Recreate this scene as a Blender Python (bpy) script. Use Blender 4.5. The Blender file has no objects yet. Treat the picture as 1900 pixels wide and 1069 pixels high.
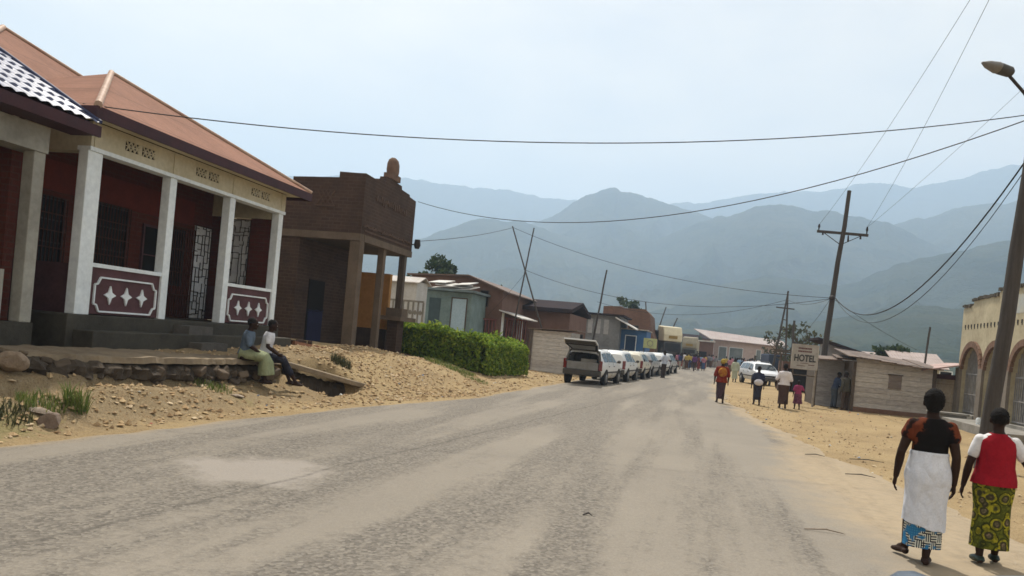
import bpy, math, random
import numpy as np
from mathutils import Vector, Matrix
random.seed(7); RNG = np.random.default_rng(7)
SC = bpy.context.scene; COL = SC.collection
R = math.radians
# ------------------------------------------------------------------ camera model (level camera, rolled, shifted)
F = 1450.0; CU, CV = 950.0, 623.0; EYE = 1.75
ROLL = math.atan(0.0926); YAW = R(13.25)
CR, SR = math.cos(ROLL), math.sin(ROLL)
FW = Vector((-math.sin(YAW), math.cos(YAW), 0)); RT = Vector((math.cos(YAW), math.sin(YAW), 0)); UP = Vector((0, 0, 1))
def ray(u, v):
    dx, dy = u - CU, v - CV
    a = dx * CR + dy * SR; b = -dx * SR + dy * CR
    return FW + RT * (a / F) - UP * (b / F)
def atY(u, v, Y):
    d = ray(u, v); return Vector((0, 0, EYE)) + d * (Y / d.y)
def atX(u, v, X):
    d = ray(u, v); return Vector((0, 0, EYE)) + d * (X / d.x)
def atZ(u, v, z=0.0):
    d = ray(u, v); return Vector((0, 0, EYE)) + d * ((z - EYE) / d.z)
def atD(u, v, D):
    d = ray(u, v); return Vector((0, 0, EYE)) + d * D
# ------------------------------------------------------------------ mesh builder
ORIG = {}
class MB:
    def __init__(s, xf=None): s.v = []; s.f = []; s.sm = []; s.xf = xf
    def add(s, vs, fs, smooth=False):
        o = len(s.v)
        s.v += [(s.xf(Vector(p)) if s.xf else Vector(p)) for p in vs]
        s.f += [tuple(i + o for i in f) for f in fs]; s.sm += [smooth] * len(fs)
        return s
    def box(s, x0, x1, y0, y1, z0, z1):
        return s.add([(x0,y0,z0),(x1,y0,z0),(x1,y1,z0),(x0,y1,z0),(x0,y0,z1),(x1,y0,z1),(x1,y1,z1),(x0,y1,z1)],
                     [(3,2,1,0),(4,5,6,7),(0,1,5,4),(1,2,6,5),(2,3,7,6),(3,0,4,7)])
    def obox(s, c, size, rot=None):
        hx, hy, hz = size[0]/2, size[1]/2, size[2]/2
        M = rot if rot is not None else Matrix.Identity(3)
        c = Vector(c)
        vs = [c + M @ Vector(p) for p in [(-hx,-hy,-hz),(hx,-hy,-hz),(hx,hy,-hz),(-hx,hy,-hz),(-hx,-hy,hz),(hx,-hy,hz),(hx,hy,hz),(-hx,hy,hz)]]
        return s.add(vs, [(3,2,1,0),(4,5,6,7),(0,1,5,4),(1,2,6,5),(2,3,7,6),(3,0,4,7)])
    def beam(s, p, q, w, h, up=(0,0,1)):
        p, q = Vector(p), Vector(q); d = (q - p); L = d.length; d.normalize()
        u = Vector(up)
        x = d.cross(u)
        if x.length < 1e-4: x = d.cross(Vector((1,0,0)))
        x.normalize(); z = x.cross(d)
        M = Matrix((x, d, z)).transposed()
        return s.obox((p + q) / 2, (w, L, h), M)
    def tube(s, pts, rads, n=8, smooth=True, side=None, sq=1.0, caps=True):
        """rings round a path; side = fixed ring axis, sq = thickness factor across it (numbers or lists)"""
        pts = [Vector(p) for p in pts]
        if not isinstance(rads, (list, tuple)): rads = [rads] * len(pts)
        if not isinstance(sq, (list, tuple)): sq = [sq] * len(pts)
        vs = []; fs = []; prev = None
        for i, p in enumerate(pts):
            t = (pts[min(i+1, len(pts)-1)] - pts[max(i-1, 0)]).normalized()
            if side is not None: x = Vector(side) - t * t.dot(Vector(side))
            elif prev is None: x = t.cross(Vector((0,0,1)) if abs(t.z) < .9 else Vector((0,1,0)))
            else: x = prev - t * t.dot(prev)
            x.normalize(); prev = x; y = t.cross(x)
            for k in range(n):
                a = 2 * math.pi * k / n
                vs.append(p + x * (math.cos(a) * rads[i]) + y * (math.sin(a) * rads[i] * sq[i]))
        m = len(pts)
        for i in range(m - 1):
            for k in range(n):
                k2 = (k + 1) % n
                fs.append((i*n+k, i*n+k2, (i+1)*n+k2, (i+1)*n+k))
        s.add(vs, fs, smooth)
        if caps: s.add(vs[:n], [tuple(range(n - 1, -1, -1))]); s.add(vs[-n:], [tuple(range(n))])
        return s
    def limb(s, pts, rads, n=10, **k):
        s.tube(pts, rads, n, **k)
        for p, r in zip(pts, rads): s.ball(p, (r, r, r), n, 6)
        return s
    def ball(s, c, r, n=12, m=8):
        c = Vector(c); vs = []; fs = []
        if not isinstance(r, (tuple, list)): r = (r, r, r)
        for j in range(m + 1):
            t = math.pi * j / m
            for k in range(n):
                a = 2 * math.pi * k / n
                vs.append(c + Vector((r[0]*math.sin(t)*math.cos(a), r[1]*math.sin(t)*math.sin(a), -r[2]*math.cos(t))))
        for j in range(m):
            for k in range(n):
                k2 = (k + 1) % n
                if j == 0: fs.append((0, n + k2, n + k))
                elif j == m - 1: fs.append((j*n + k, j*n + k2, m*n))
                else: fs.append((j*n+k, j*n+k2, (j+1)*n+k2, (j+1)*n+k))
        return s.add(vs, fs, True)
    def loft(s, rings, n=24, fn=None, smooth=True, cap=True, tilt=None):
        """rings of (cx, cy, z, rx, ry); fn(angle, t) scales the radius, tilt(angle, t) adds height"""
        vs = []; fs = []; m = len(rings)
        for i, (cx, cy, z, rx, ry) in enumerate(rings):
            t = i / (m - 1)
            for k in range(n):
                a = 2 * math.pi * k / n; g = fn(a, t) if fn else 1.0
                vs.append((cx + rx*g*math.cos(a), cy + ry*g*math.sin(a), z + (tilt(a, t) if tilt else 0)))
        up = rings[-1][2] > rings[0][2]
        for i in range(m - 1):
            for k in range(n):
                k2 = (k + 1) % n
                q = (i*n+k, i*n+k2, (i+1)*n+k2, (i+1)*n+k)
                fs.append(q if up else q[::-1])
        s.add(vs, fs, smooth)
        if cap:
            s.add(vs[:n], [tuple(range(n-1, -1, -1)) if up else tuple(range(n))])
            s.add(vs[-n:], [tuple(range(n)) if up else tuple(range(n-1, -1, -1))])
        return s
    def prism(s, poly, plane, d0, d1):
        """poly in 'xz' extruded along y, 'yz' along x, 'xy' along z"""
        def P(a, b, d): return {'xz': (a, d, b), 'yz': (d, a, b), 'xy': (a, b, d)}[plane]
        n = len(poly); vs = [P(a, b, d0) for a, b in poly] + [P(a, b, d1) for a, b in poly]
        fs = [tuple(range(n)), tuple(range(2*n-1, n-1, -1))] + [(i, n+i, n+(i+1) % n, (i+1) % n) for i in range(n)]
        return s.add(vs, fs)
    def build(s, name, mat, parent=None, origin=None, remesh=None, smooth_it=3, bevel=0, fix=True):
        off = Vector((0,0,0))
        if parent is not None: off = ORIG[parent.name]
        elif origin is not None: off = Vector(origin)
        me = bpy.data.meshes.new(name)
        me.from_pydata([tuple(p - off) for p in s.v], [], s.f)
        me.polygons.foreach_set('use_smooth', s.sm)
        if fix and not remesh:
            import bmesh
            b = bmesh.new(); b.from_mesh(me); bmesh.ops.recalc_face_normals(b, faces=b.faces); b.to_mesh(me); b.free()
        me.update()
        if remesh: me = remeshed(me, remesh, smooth_it)
        me.name = name
        o = bpy.data.objects.new(name, me); COL.objects.link(o)
        if mat is not None: me.materials.append(mat)
        if bevel:
            m = o.modifiers.new('bevel', 'BEVEL'); m.width = bevel; m.segments = 2; m.limit_method = 'ANGLE'
        if parent is not None: o.parent = parent; ORIG[o.name] = off
        else: o.location = off; ORIG[o.name] = off
        return o
def remeshed(me, vox, it):
    import bmesh
    b = bmesh.new(); b.from_mesh(me); bmesh.ops.recalc_face_normals(b, faces=b.faces); b.to_mesh(me); b.free()
    o = bpy.data.objects.new('remesh_tmp', me); COL.objects.link(o)
    m = o.modifiers.new('r', 'REMESH'); m.mode = 'VOXEL'; m.voxel_size = vox; m.use_smooth_shade = True
    if it:
        q = o.modifiers.new('s', 'SMOOTH'); q.iterations = it; q.factor = .5
    dg = bpy.context.evaluated_depsgraph_get()
    new = bpy.data.meshes.new_from_object(o.evaluated_get(dg))
    bpy.data.objects.remove(o); bpy.data.meshes.remove(me)
    new.polygons.foreach_set('use_smooth', [True] * len(new.polygons))
    return new
def tag(o, label=None, cat=None, group=None, kind=None):
    if label: o['label'] = label
    if cat: o['category'] = cat
    if group: o['group'] = group
    if kind: o['kind'] = kind
    return o
def thing(name, label, cat, loc=(0,0,0), group=None):
    o = bpy.data.objects.new(name, None); COL.objects.link(o); o.location = loc
    o.empty_display_size = .2
    ORIG[o.name] = Vector(loc)
    return tag(o, label, cat, group)
def copy_tree(o, parent=None):
    c = o.copy(); COL.objects.link(c); ORIG[c.name] = ORIG[o.name].copy()
    if parent is not None: c.parent = parent
    for ch in list(o.children): copy_tree(ch, c)
    return c
# ------------------------------------------------------------------ materials
def srgb(r, g, b):
    f = lambda c: (c/255/12.92) if c/255 <= .04045 else ((c/255+.055)/1.055)**2.4
    return (f(r), f(g), f(b))
class NT:
    def __init__(s, name):
        s.m = bpy.data.materials.new(name); s.m.use_nodes = True; s.t = s.m.node_tree
        s.b = s.t.nodes['Principled BSDF']
    def n(s, typ, **k):
        o = s.t.nodes.new(typ)
        for a, v in k.items():
            if a.startswith('i_'):
                key = a[2:]
                o.inputs[int(key) if key.isdigit() else key].default_value = v
            else: setattr(o, a, v)
        return o
    def l(s, a, b): s.t.links.new(a, b)
    def coords(s, kind):
        if kind == 'pos': return s.n('ShaderNodeNewGeometry').outputs['Position']
        return s.n('ShaderNodeTexCoord').outputs['Object']
    def mapping(s, vec, scale=(1,1,1)):
        o = s.n('ShaderNodeMapping'); o.inputs['Scale'].default_value = scale
        s.l(vec, o.inputs['Vector']); return o.outputs['Vector']
    def noise(s, vec, scale, detail=5, rough=.6):
        o = s.n('ShaderNodeTexNoise'); o.inputs['Scale'].default_value = scale; o.inputs['Detail'].default_value = detail
        o.inputs['Roughness'].default_value = rough
        s.l(vec, o.inputs['Vector']); return o.outputs['Fac']
    def ramp(s, fac, stops, interp='LINEAR'):
        o = s.n('ShaderNodeValToRGB'); o.color_ramp.interpolation = interp
        e = o.color_ramp.elements
        while len(e) < len(stops): e.new(.5)
        for i, (p, c) in enumerate(stops):
            e[i].position = p; e[i].color = (*c, 1) if len(c) == 3 else c
        s.l(fac, o.inputs['Fac']); return o.outputs['Color']
    def mix(s, fac, a, b, blend='MIX'):
        o = s.n('ShaderNodeMix', data_type='RGBA', blend_type=blend)
        if isinstance(fac, (int, float)): o.inputs['Factor'].default_value = fac
        else: s.l(fac, o.inputs['Factor'])
        for key, v in ((6, a), (7, b)):
            if isinstance(v, tuple): o.inputs[key].default_value = (*v[:3], 1)
            else: s.l(v, o.inputs[key])
        return o.outputs[2]
    def math(s, op, a, b=None, c=None):
        o = s.n('ShaderNodeMath', operation=op)
        for i, v in enumerate((a, b, c)):
            if v is None: continue
            if isinstance(v, (int, float)): o.inputs[i].default_value = v
            else: s.l(v, o.inputs[i])
        return o.outputs[0]
    def bump(s, h, strength, dist=.02):
        o = s.n('ShaderNodeBump'); o.inputs['Strength'].default_value = strength; o.inputs['Distance'].default_value = dist
        s.l(h, o.inputs['Height']); s.l(o.outputs['Normal'], s.b.inputs['Normal'])
    def out(s, col=None, rough=.8, spec=.3, metal=0.0):
        if col is not None:
            if isinstance(col, tuple): s.b.inputs['Base Color'].default_value = (*col[:3], 1)
            else: s.l(col, s.b.inputs['Base Color'])
        if isinstance(rough, (int, float)): s.b.inputs['Roughness'].default_value = rough
        else: s.l(rough, s.b.inputs['Roughness'])
        s.b.inputs['Specular IOR Level'].default_value = spec; s.b.inputs['Metallic'].default_value = metal
        return s.m
MATS = {}
def flat(name, c, c2=None, scale=3.0, rough=.8, bump=0.0, bscale=60, spec=.25, metal=0, kind='pos', stretch=(1,1,1), lo=.35, hi=.65):
    """painted or plain surface: two tones broken up by noise, finer speckle, optional bump"""
    if name in MATS: return MATS[name]
    t = NT(name); v = t.mapping(t.coords(kind), stretch)
    if c2 is None: c2 = tuple(x * .72 for x in c)
    f = t.noise(v, scale, 6, .65)
    col = t.ramp(f, [(lo, c), (hi, c2)])
    f2 = t.noise(v, scale * 9, 3, .6)
    col = t.mix(.25, col, t.ramp(f2, [(.3, tuple(x * .6 for x in c)), (.7, tuple(min(1, x * 1.25) for x in c))]))
    if bump: t.bump(t.noise(v, bscale, 4, .6), bump, .02)
    MATS[name] = t.out(col, rough, spec, metal); return MATS[name]
def wallvec(t, kind='pos'):
    """(along, up, 0) on any upright face"""
    p = t.coords(kind); sx = t.n('ShaderNodeSeparateXYZ'); t.l(p, sx.inputs[0])
    g = t.n('ShaderNodeNewGeometry'); sn = t.n('ShaderNodeSeparateXYZ'); t.l(g.outputs['True Normal'], sn.inputs[0])
    k = t.math('GREATER_THAN', t.math('ABSOLUTE', sn.outputs[0]), .6)
    a = t.math('ADD', t.math('MULTIPLY', k, sx.outputs[1]), t.math('MULTIPLY', t.math('SUBTRACT', 1.0, k), sx.outputs[0]))
    c = t.n('ShaderNodeCombineXYZ'); t.l(a, c.inputs[0]); t.l(sx.outputs[2], c.inputs[1]); return c.outputs[0]
def brick(name, c1, c2, mortar, bw=.24, bh=.1, rough=.9, stain=None):
    if name in MATS: return MATS[name]
    t = NT(name); v = wallvec(t)
    b = t.n('ShaderNodeTexBrick'); b.inputs['Scale'].default_value = 1.0
    b.inputs['Brick Width'].default_value = bw; b.inputs['Row Height'].default_value = bh; b.inputs['Mortar Size'].default_value = .012
    b.inputs['Color1'].default_value = (*c1, 1); b.inputs['Color2'].default_value = (*c2, 1); b.inputs['Mortar'].default_value = (*mortar, 1)
    t.l(v, b.inputs['Vector'])
    n = t.noise(t.coords('pos'), 1.3, 6, .7)
    st = stain or tuple(x * .55 for x in c1)
    col = t.mix(t.ramp(n, [(.42, (0,0,0)), (.7, (.75,.75,.75))]), b.outputs['Color'], st)
    f2 = t.noise(t.coords('pos'), 30, 3)
    col = t.mix(.22, col, t.ramp(f2, [(.3, tuple(x * .5 for x in c1)), (.7, tuple(min(1, x * 1.4) for x in c1))]))
    h = t.math('SUBTRACT', t.noise(t.coords('pos'), 45, 3), t.math('MULTIPLY', b.outputs['Fac'], .8))
    t.bump(h, .6, .012)
    MATS[name] = t.out(col, rough, .2); return MATS[name]
def corrugated(name, c, c2, pitch=.08, axis='y', rough=.55, metal=.0, scale=1.2, spec=.4, dist=.02):
    """corrugated sheet: ribs repeat along axis, rust and dirt blotches"""
    if name in MATS: return MATS[name]
    t = NT(name); p = t.coords('pos'); sx = t.n('ShaderNodeSeparateXYZ'); t.l(p, sx.inputs[0])
    a = sx.outputs[{'x': 0, 'y': 1}[axis]]
    w = t.math('SINE', t.math('MULTIPLY', a, 2 * math.pi / pitch))
    n = t.noise(t.mapping(p, (1, 1, .3)), scale, 7, .7)
    col = t.ramp(n, [(.38, c), (.64, c2)])
    n2 = t.noise(p, 14, 4)
    col = t.mix(.3, col, t.ramp(n2, [(.3, tuple(x * .6 for x in c)), (.7, tuple(min(1, x * 1.3) for x in c))]))
    ax2 = sx.outputs[{'x': 0, 'y': 1}[axis]]
    lap = t.math('LESS_THAN', t.math('FRACT', t.math('DIVIDE', ax2, .82)), .022); lap2 = t.math('LESS_THAN', t.math('FRACT', t.math('DIVIDE', sx.outputs[2], .71)), .03)
    col = t.mix(t.math('MULTIPLY', t.math('MAXIMUM', lap, lap2), .55), col, tuple(x * .4 for x in c2))
    t.bump(w, .5, dist)
    MATS[name] = t.out(col, rough, spec, metal); return MATS[name]
def island(name, cols, rough=.8, spec=.2, transl=0.0, nz=0.0, bump=0):
    """every loose piece of the mesh gets its own tone (boards, leaves, stones)"""
    if name in MATS: return MATS[name]
    t = NT(name); g = t.n('ShaderNodeNewGeometry')
    k = len(cols)
    col = t.ramp(g.outputs['Random Per Island'], [((i + .5) / k, c) for i, c in enumerate(cols)])
    if nz:
        n = t.noise(t.mapping(t.coords('pos'), (1, 1, 5)), 4, 5, .7)
        col = t.mix(nz, col, t.ramp(n, [(.35, tuple(x * .45 for x in cols[0])), (.65, tuple(min(1, x * 1.2) for x in cols[0]))]))
    if bump: t.bump(t.noise(t.coords('pos'), 40, 4), bump, .02)
    m = t.out(col, rough, spec)
    if transl:
        tr = t.n('ShaderNodeBsdfTranslucent'); t.l(col, tr.inputs['Color'])
        mx = t.n('ShaderNodeMixShader'); mx.inputs[0].default_value = transl
        o = t.t.nodes['Material Output']
        t.l(t.b.outputs[0], mx.inputs[1]); t.l(tr.outputs[0], mx.inputs[2]); t.l(mx.outputs[0], o.inputs['Surface'])
    MATS[name] = m; return m
def glass(name, c=(.02,.025,.03), rough=.08, spec=.6):
    if name in MATS: return MATS[name]
    t = NT(name); n = t.noise(t.coords('pos'), 2.0, 3)
    MATS[name] = t.out(t.ramp(n, [(.3, c), (.7, tuple(min(1, x * 1.8 + .01) for x in c))]), rough, spec); return MATS[name]
# common
M_dark = flat('dark_interior', (.012,.010,.010), rough=.9)
M_iron = flat('dark_iron', (.02,.02,.022), (.05,.035,.028), 6, .6)
M_white = flat('white_paint', (.77,.83,.86), (.62,.67,.70), 1.2, .7, .04)
M_concrete = flat('concrete', (.27,.255,.23), (.15,.14,.12), 1.4, .92, .5, 35)
M_wood = flat('weathered_wood', (.11,.085,.065), (.05,.038,.03), 4, .85, .4, 30, stretch=(6,6,.6))
M_pole = flat('weathered_pole', (.075,.066,.060), (.042,.036,.032), 3, .9, .5, 40, stretch=(5,5,.4))
# ------------------------------------------------------------------ ground, road, hills, air, sky
def lerp_tab(tab, y): return np.interp(y, [p[0] for p in tab], [p[1] for p in tab])
XL = [(-5,-9.6),(0,-8.6),(7.3,-7.46),(13.8,-6.83),(20.6,-5.6),(31,-5.3),(45,-4.6),(66,-3.4),(110,-1.6),(200,2)]
XR = [(-5,6),(0,4.9),(8,3.7),(12.9,3.1),(17.4,2.5),(29.9,1.3),(45,1.3),(66,2.6),(110,5),(200,9)]
HB = [(-5,.5),(0,.55),(8,.75),(13,.86),(18,.98),(22,1.0),(25,.78),(28,.52),(32,.28),(40,.1),(60,0),(9999,0)]
_T = RNG.random((64, 64))
def vnoise(x, y):
    x = np.asarray(x, float); y = np.asarray(y, float)
    xi = np.floor(x).astype(int); yi = np.floor(y).astype(int); fx = x - xi; fy = y - yi
    fx = fx*fx*(3-2*fx); fy = fy*fy*(3-2*fy)
    g = lambda a, b: _T[a % 64, b % 64]
    return (g(xi,yi)*(1-fx)+g(xi+1,yi)*fx)*(1-fy) + (g(xi,yi+1)*(1-fx)+g(xi+1,yi+1)*fx)*fy - .5
def fbm(x, y, o=4):
    s = 0; a = 1
    for i in range(o): s = s + a * vnoise(x * 2**i + 17*i, y * 2**i + 5*i); a *= .5
    return s
def smooth(t): t = np.clip(t, 0, 1); return t*t*(3-2*t)
def ground_z(x, y):
    x = np.asarray(x, float); y = np.asarray(y, float)
    xl = lerp_tab(XL, y) + .18 * fbm(y * .7, y * .1 + 3); xr = lerp_tab(XR, y)
    d = xl - x
    H = lerp_tab(HB, y)
    D = np.maximum(xl + 9.9, .6)
    s = smooth((d - .35) / (D - .35))
    z = H * s + np.where(x < -9.9, (-9.9 - x) * .01, 0)
    low = smooth((y - 7.6) / 1.2) * (1 - smooth((y - 15.0) / .5)) * (x > -8.86)
    z = z * (1 - .42 * low)
    z += .26 * np.exp(-((x + 8.4) / .5)**2 - ((y - 10.2) / 1.9)**2)
    dit = smooth((y - 15.35) / .3) * (1 - smooth((y - 17.0) / .5)) * smooth((x + 8.9) / .2) * (1 - smooth((x + 7.75) / .35))
    z = z * (1 - dit) + (-.28) * dit
    off = smooth(np.maximum(d, x - xr) / .5)                       # 0 on the carriageway
    z += off * (.05 * fbm(x * .9, y * .9) + .035 * fbm(x * 3.1, y * 3.1, 3) * np.clip(d / 1.0, .25, 1)) * np.where(y > 60, .4, 1)
    z += np.where(x < -14, 0, 0)
    z += np.where(d > 0, 0, smooth((x - xr) / 8) * .06)
    z += -.05 * (1 - smooth(np.maximum(d, x - xr) / .22 + .45))
    far = smooth((y - 150) / 400); z += far * 4 * (fbm(x * .01, y * .01) + .3)
    return z
def grid_mesh(name, xs, ys, zf, mat, attrs=None):
    X, Y = np.meshgrid(xs, ys); Z = zf(X, Y)
    n, m = len(ys), len(xs)
    v = np.stack([X, Y, Z], -1).reshape(-1, 3)
    i = np.arange(n * m).reshape(n, m)
    f = np.stack([i[:-1,:-1], i[:-1,1:], i[1:,1:], i[1:,:-1]], -1).reshape(-1, 4)
    return raw_mesh(name, v, f, mat, attrs(X, Y) if attrs else None, True)
def raw_mesh(name, v, f, mat, attrs=None, smooth_=False, parent=None, off=(0,0,0)):
    k = f.shape[1]
    me = bpy.data.meshes.new(name)
    me.vertices.add(len(v)); me.vertices.foreach_set('co', (v - np.array(off)).astype(np.float32).ravel())
    me.loops.add(f.size); me.loops.foreach_set('vertex_index', f.astype(np.int32).ravel())
    me.polygons.add(len(f)); me.polygons.foreach_set('loop_start', np.arange(0, f.size, k, dtype=np.int32))
    me.polygons.foreach_set('use_smooth', np.full(len(f), smooth_))
    for a, val in (attrs or {}).items():
        at = me.attributes.new(a, 'FLOAT', 'POINT'); at.data.foreach_set('value', np.asarray(val, np.float32).ravel())
    me.update(calc_edges=True); me.validate()
    o = bpy.data.objects.new(name, me); COL.objects.link(o); me.materials.append(mat)
    if parent is not None: o.parent = parent; ORIG[o.name] = ORIG[parent.name]
    else: o.location = off; ORIG[o.name] = Vector(off)
    return o
def attr(t, name):
    o = t.n('ShaderNodeAttribute'); o.attribute_name = name; return o.outputs['Fac']

def ground_material():
    t = NT('sandy_ground'); p = t.coords('pos')
    n1 = t.noise(p, .55, 7, .65); n2 = t.noise(p, 5, 6, .7); n3 = t.noise(p, 38, 4, .7)
    sand = t.ramp(n1, [(.3, (.36,.27,.148)), (.47, (.285,.203,.108)), (.63, (.18,.12,.066))])
    soil = t.ramp(n2, [(.3, (.20,.16,.115)), (.55, (.12,.085,.055)), (.75, (.22,.125,.07))])
    soilf = t.math('MULTIPLY_ADD', t.math('SUBTRACT', n2, .5), 1.6, attr(t, 'soil'))
    col = t.mix(t.ramp(soilf, [(.3, (0,0,0)), (.62, (1,1,1))]), sand, soil)
    grass = t.ramp(n2, [(.3, (.05,.075,.02)), (.7, (.13,.14,.045))])
    gf = t.math('MULTIPLY_ADD', t.math('SUBTRACT', n2, .5), 1.5, attr(t, 'green'))
    col = t.mix(t.ramp(gf, [(.4, (0,0,0)), (.62, (.9,.9,.9))]), col, grass)
    col = t.mix(.5, col, t.ramp(n3, [(.28, (.10,.065,.035)), (.5, (.35,.265,.145)), (.72, (.44,.345,.20))]))
    vo = t.n('ShaderNodeTexVoronoi'); vo.inputs['Scale'].default_value = 9; t.l(p, vo.inputs['Vector'])
    peb = t.ramp(vo.outputs['Distance'], [(.06, (1,1,1)), (.13, (0,0,0))])
    col = t.mix(t.math('MULTIPLY', peb, t.ramp(n1, [(.4, (0,0,0)), (.6, (.8,.8,.8))])), col, (.2,.13,.075))
    h = t.math('ADD', t.math('MULTIPLY', n3, .5), n2); t.bump(h, .9, .05)
    return t.out(col, .95, .1)
def ground_attrs(x, y):
    soil = .12 + .95 * np.exp(-((x + 8.5) / .95)**2 - ((y - 10.2) / 3.4)**2) + .3 * np.exp(-((x + 7.9) / .5)**2 - ((y - 15) / 2.5)**2) + .3 * (x < -8.9) * (y < 20)
    soil = soil + .25 * np.exp(-((x + 9.3) / 1.3)**2 - ((y - 18.5) / 3.)**2)
    green = .06 + .0 * x
    for cx, cy, r, a in ((-8.2, 7.9, .8, .42), (-7.9, 12.8, .5, .38), (-8.3, 26.3, 1.0, .6), (-8.4, 7.0, .9, .35)):
        green = green + a * np.exp(-((x - cx) / r)**2 - ((y - cy) / (r * 1.3))**2)
    green = green + .25 * smooth((np.abs(x) - 14) / 10) + .6 * smooth((y - 130) / 60)
    return {'soil': soil, 'green': green}
xs = np.concatenate([[-4000,-1500,-600,-250,-120,-70,-45,-32,-24,-19,-16,-14.5], np.arange(-13.5, -5.0, .11), np.arange(-4.9, 4.5, .4), np.arange(4.6, 12, .3), [12.6,13.5,15,18,24,34,50,80,140,300,700,1600,4000]])
ys = np.concatenate([[-400,-120,-40,-15,-6,-2,1,3], np.arange(4, 31, .13), np.arange(31.2, 60, .6), [62,66,70,76,84,92,100,112,126,145,170,200,250,320,420,600,900,1400,2200,4000,7000]])
tag(grid_mesh('ground', xs, ys, ground_z, ground_material(), ground_attrs), kind='structure')

def road_material():
    t = NT('worn_asphalt'); p = t.coords('pos')
    band = t.noise(t.mapping(p, (.62, .055, 1)), 1.6, 5, .6)          # rough strips run along the road
    fine = t.noise(p, 62, 5, .8); med = t.noise(p, 7, 6, .7); big = t.noise(p, .35, 5, .6)
    vo = t.n('ShaderNodeTexVoronoi'); vo.inputs['Scale'].default_value = 34; t.l(p, vo.inputs['Vector'])
    smooth_c = t.ramp(big, [(.3, (.24,.212,.171)), (.7, (.182,.161,.131))])
    agg = t.ramp(vo.outputs['Color'], [(.1, (.05,.045,.039)), (.5, (.13,.116,.098)), (.9, (.25,.224,.184))])
    rough_f = t.math('ADD', t.math('MULTIPLY', t.math('SUBTRACT', band, .5), 5.0), t.math('MULTIPLY', t.math('SUBTRACT', med, .5), 1.5))
    sxy = t.n('ShaderNodeSeparateXYZ'); t.l(p, sxy.inputs[0])
    lane = t.math('MULTIPLY_ADD', sxy.outputs[1], -.1, sxy.outputs[0])                 # across the road, following its slight bend
    wob = t.math('MULTIPLY', t.math('SUBTRACT', t.noise(t.mapping(p, (1, .35, 1)), 1.1, 4), .5), .9)
    def strip(x0, w): return t.ramp(t.math('ABSOLUTE', t.math('ADD', t.math('SUBTRACT', lane, x0), wob)), [(0, (1,1,1)), (w, (0,0,0))])
    worn = t.math('MAXIMUM', t.math('MAXIMUM', strip(-4.75, .42), strip(-2.85, .6)), t.math('MULTIPLY', strip(-6.1, .5), .6))
    seam = t.math('MULTIPLY', t.ramp(t.math('ABSOLUTE', t.math('ADD', t.math('SUBTRACT', lane, -4.72), t.math('MULTIPLY', wob, .35))), [(.012, (1,1,1)), (.05, (0,0,0))]), t.ramp(med, [(.38, (0,0,0)), (.55, (1,1,1))]))
    rough_f = t.math('MULTIPLY_ADD', worn, .55, rough_f)
    lft = t.n('ShaderNodeMapRange'); lft.inputs['From Min'].default_value = -2.2; lft.inputs['From Max'].default_value = -4.2; t.l(lane, lft.inputs['Value']); rough_f = t.math('MULTIPLY_ADD', lft.outputs[0], .34, rough_f)
    rough_m = t.ramp(t.math('ADD', rough_f, .22), [(.2, (.12,.12,.12)), (.85, (.9,.9,.9))])
    # dried puddle: a smooth pale patch
    q = atZ(478, 880, 0)
    dx = t.n('ShaderNodeVectorMath', operation='SUBTRACT'); t.l(p, dx.inputs[0]); dx.inputs[1].default_value = q
    sc = t.mapping(dx.outputs[0], (1/1.0, 1/.95, 0))
    ln = t.n('ShaderNodeVectorMath', operation='LENGTH'); t.l(sc, ln.inputs[0])
    pm = t.ramp(t.math('ADD', ln.outputs['Value'], t.math('MULTIPLY', t.math('SUBTRACT', t.noise(p, 1.6, 5), .5), 1.6)), [(.55, (1,1,1)), (1.0, (0,0,0))])
    rough_m = t.mix(pm, rough_m, (.03,.03,.03))
    smooth_c = t.mix(t.math('MULTIPLY', pm, .6), smooth_c, (.30,.27,.245))
    col = t.mix(rough_m, smooth_c, agg); col = t.mix(t.math('MULTIPLY', seam, .75), col, (.045,.04,.034))
    col = t.mix(.3, col, t.ramp(fine, [(.3, (.1,.088,.075)), (.7, (.36,.325,.285))]))
    dust = t.math('ADD', attr(t, 'dust'), t.math('MULTIPLY', t.math('SUBTRACT', t.noise(p, .9, 6, .7), .5), .9))
    dcol = t.ramp(med, [(.3, (.35,.275,.18)), (.7, (.27,.215,.145))])
    col = t.mix(t.ramp(dust, [(.3, (0,0,0)), (.75, (.85,.85,.85))]), col, dcol)
    h = t.math('MULTIPLY', t.math('ADD', vo.outputs['Distance'], fine), rough_m); t.bump(h, .6, .02)
    return t.out(col, .9, .15)
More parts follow.
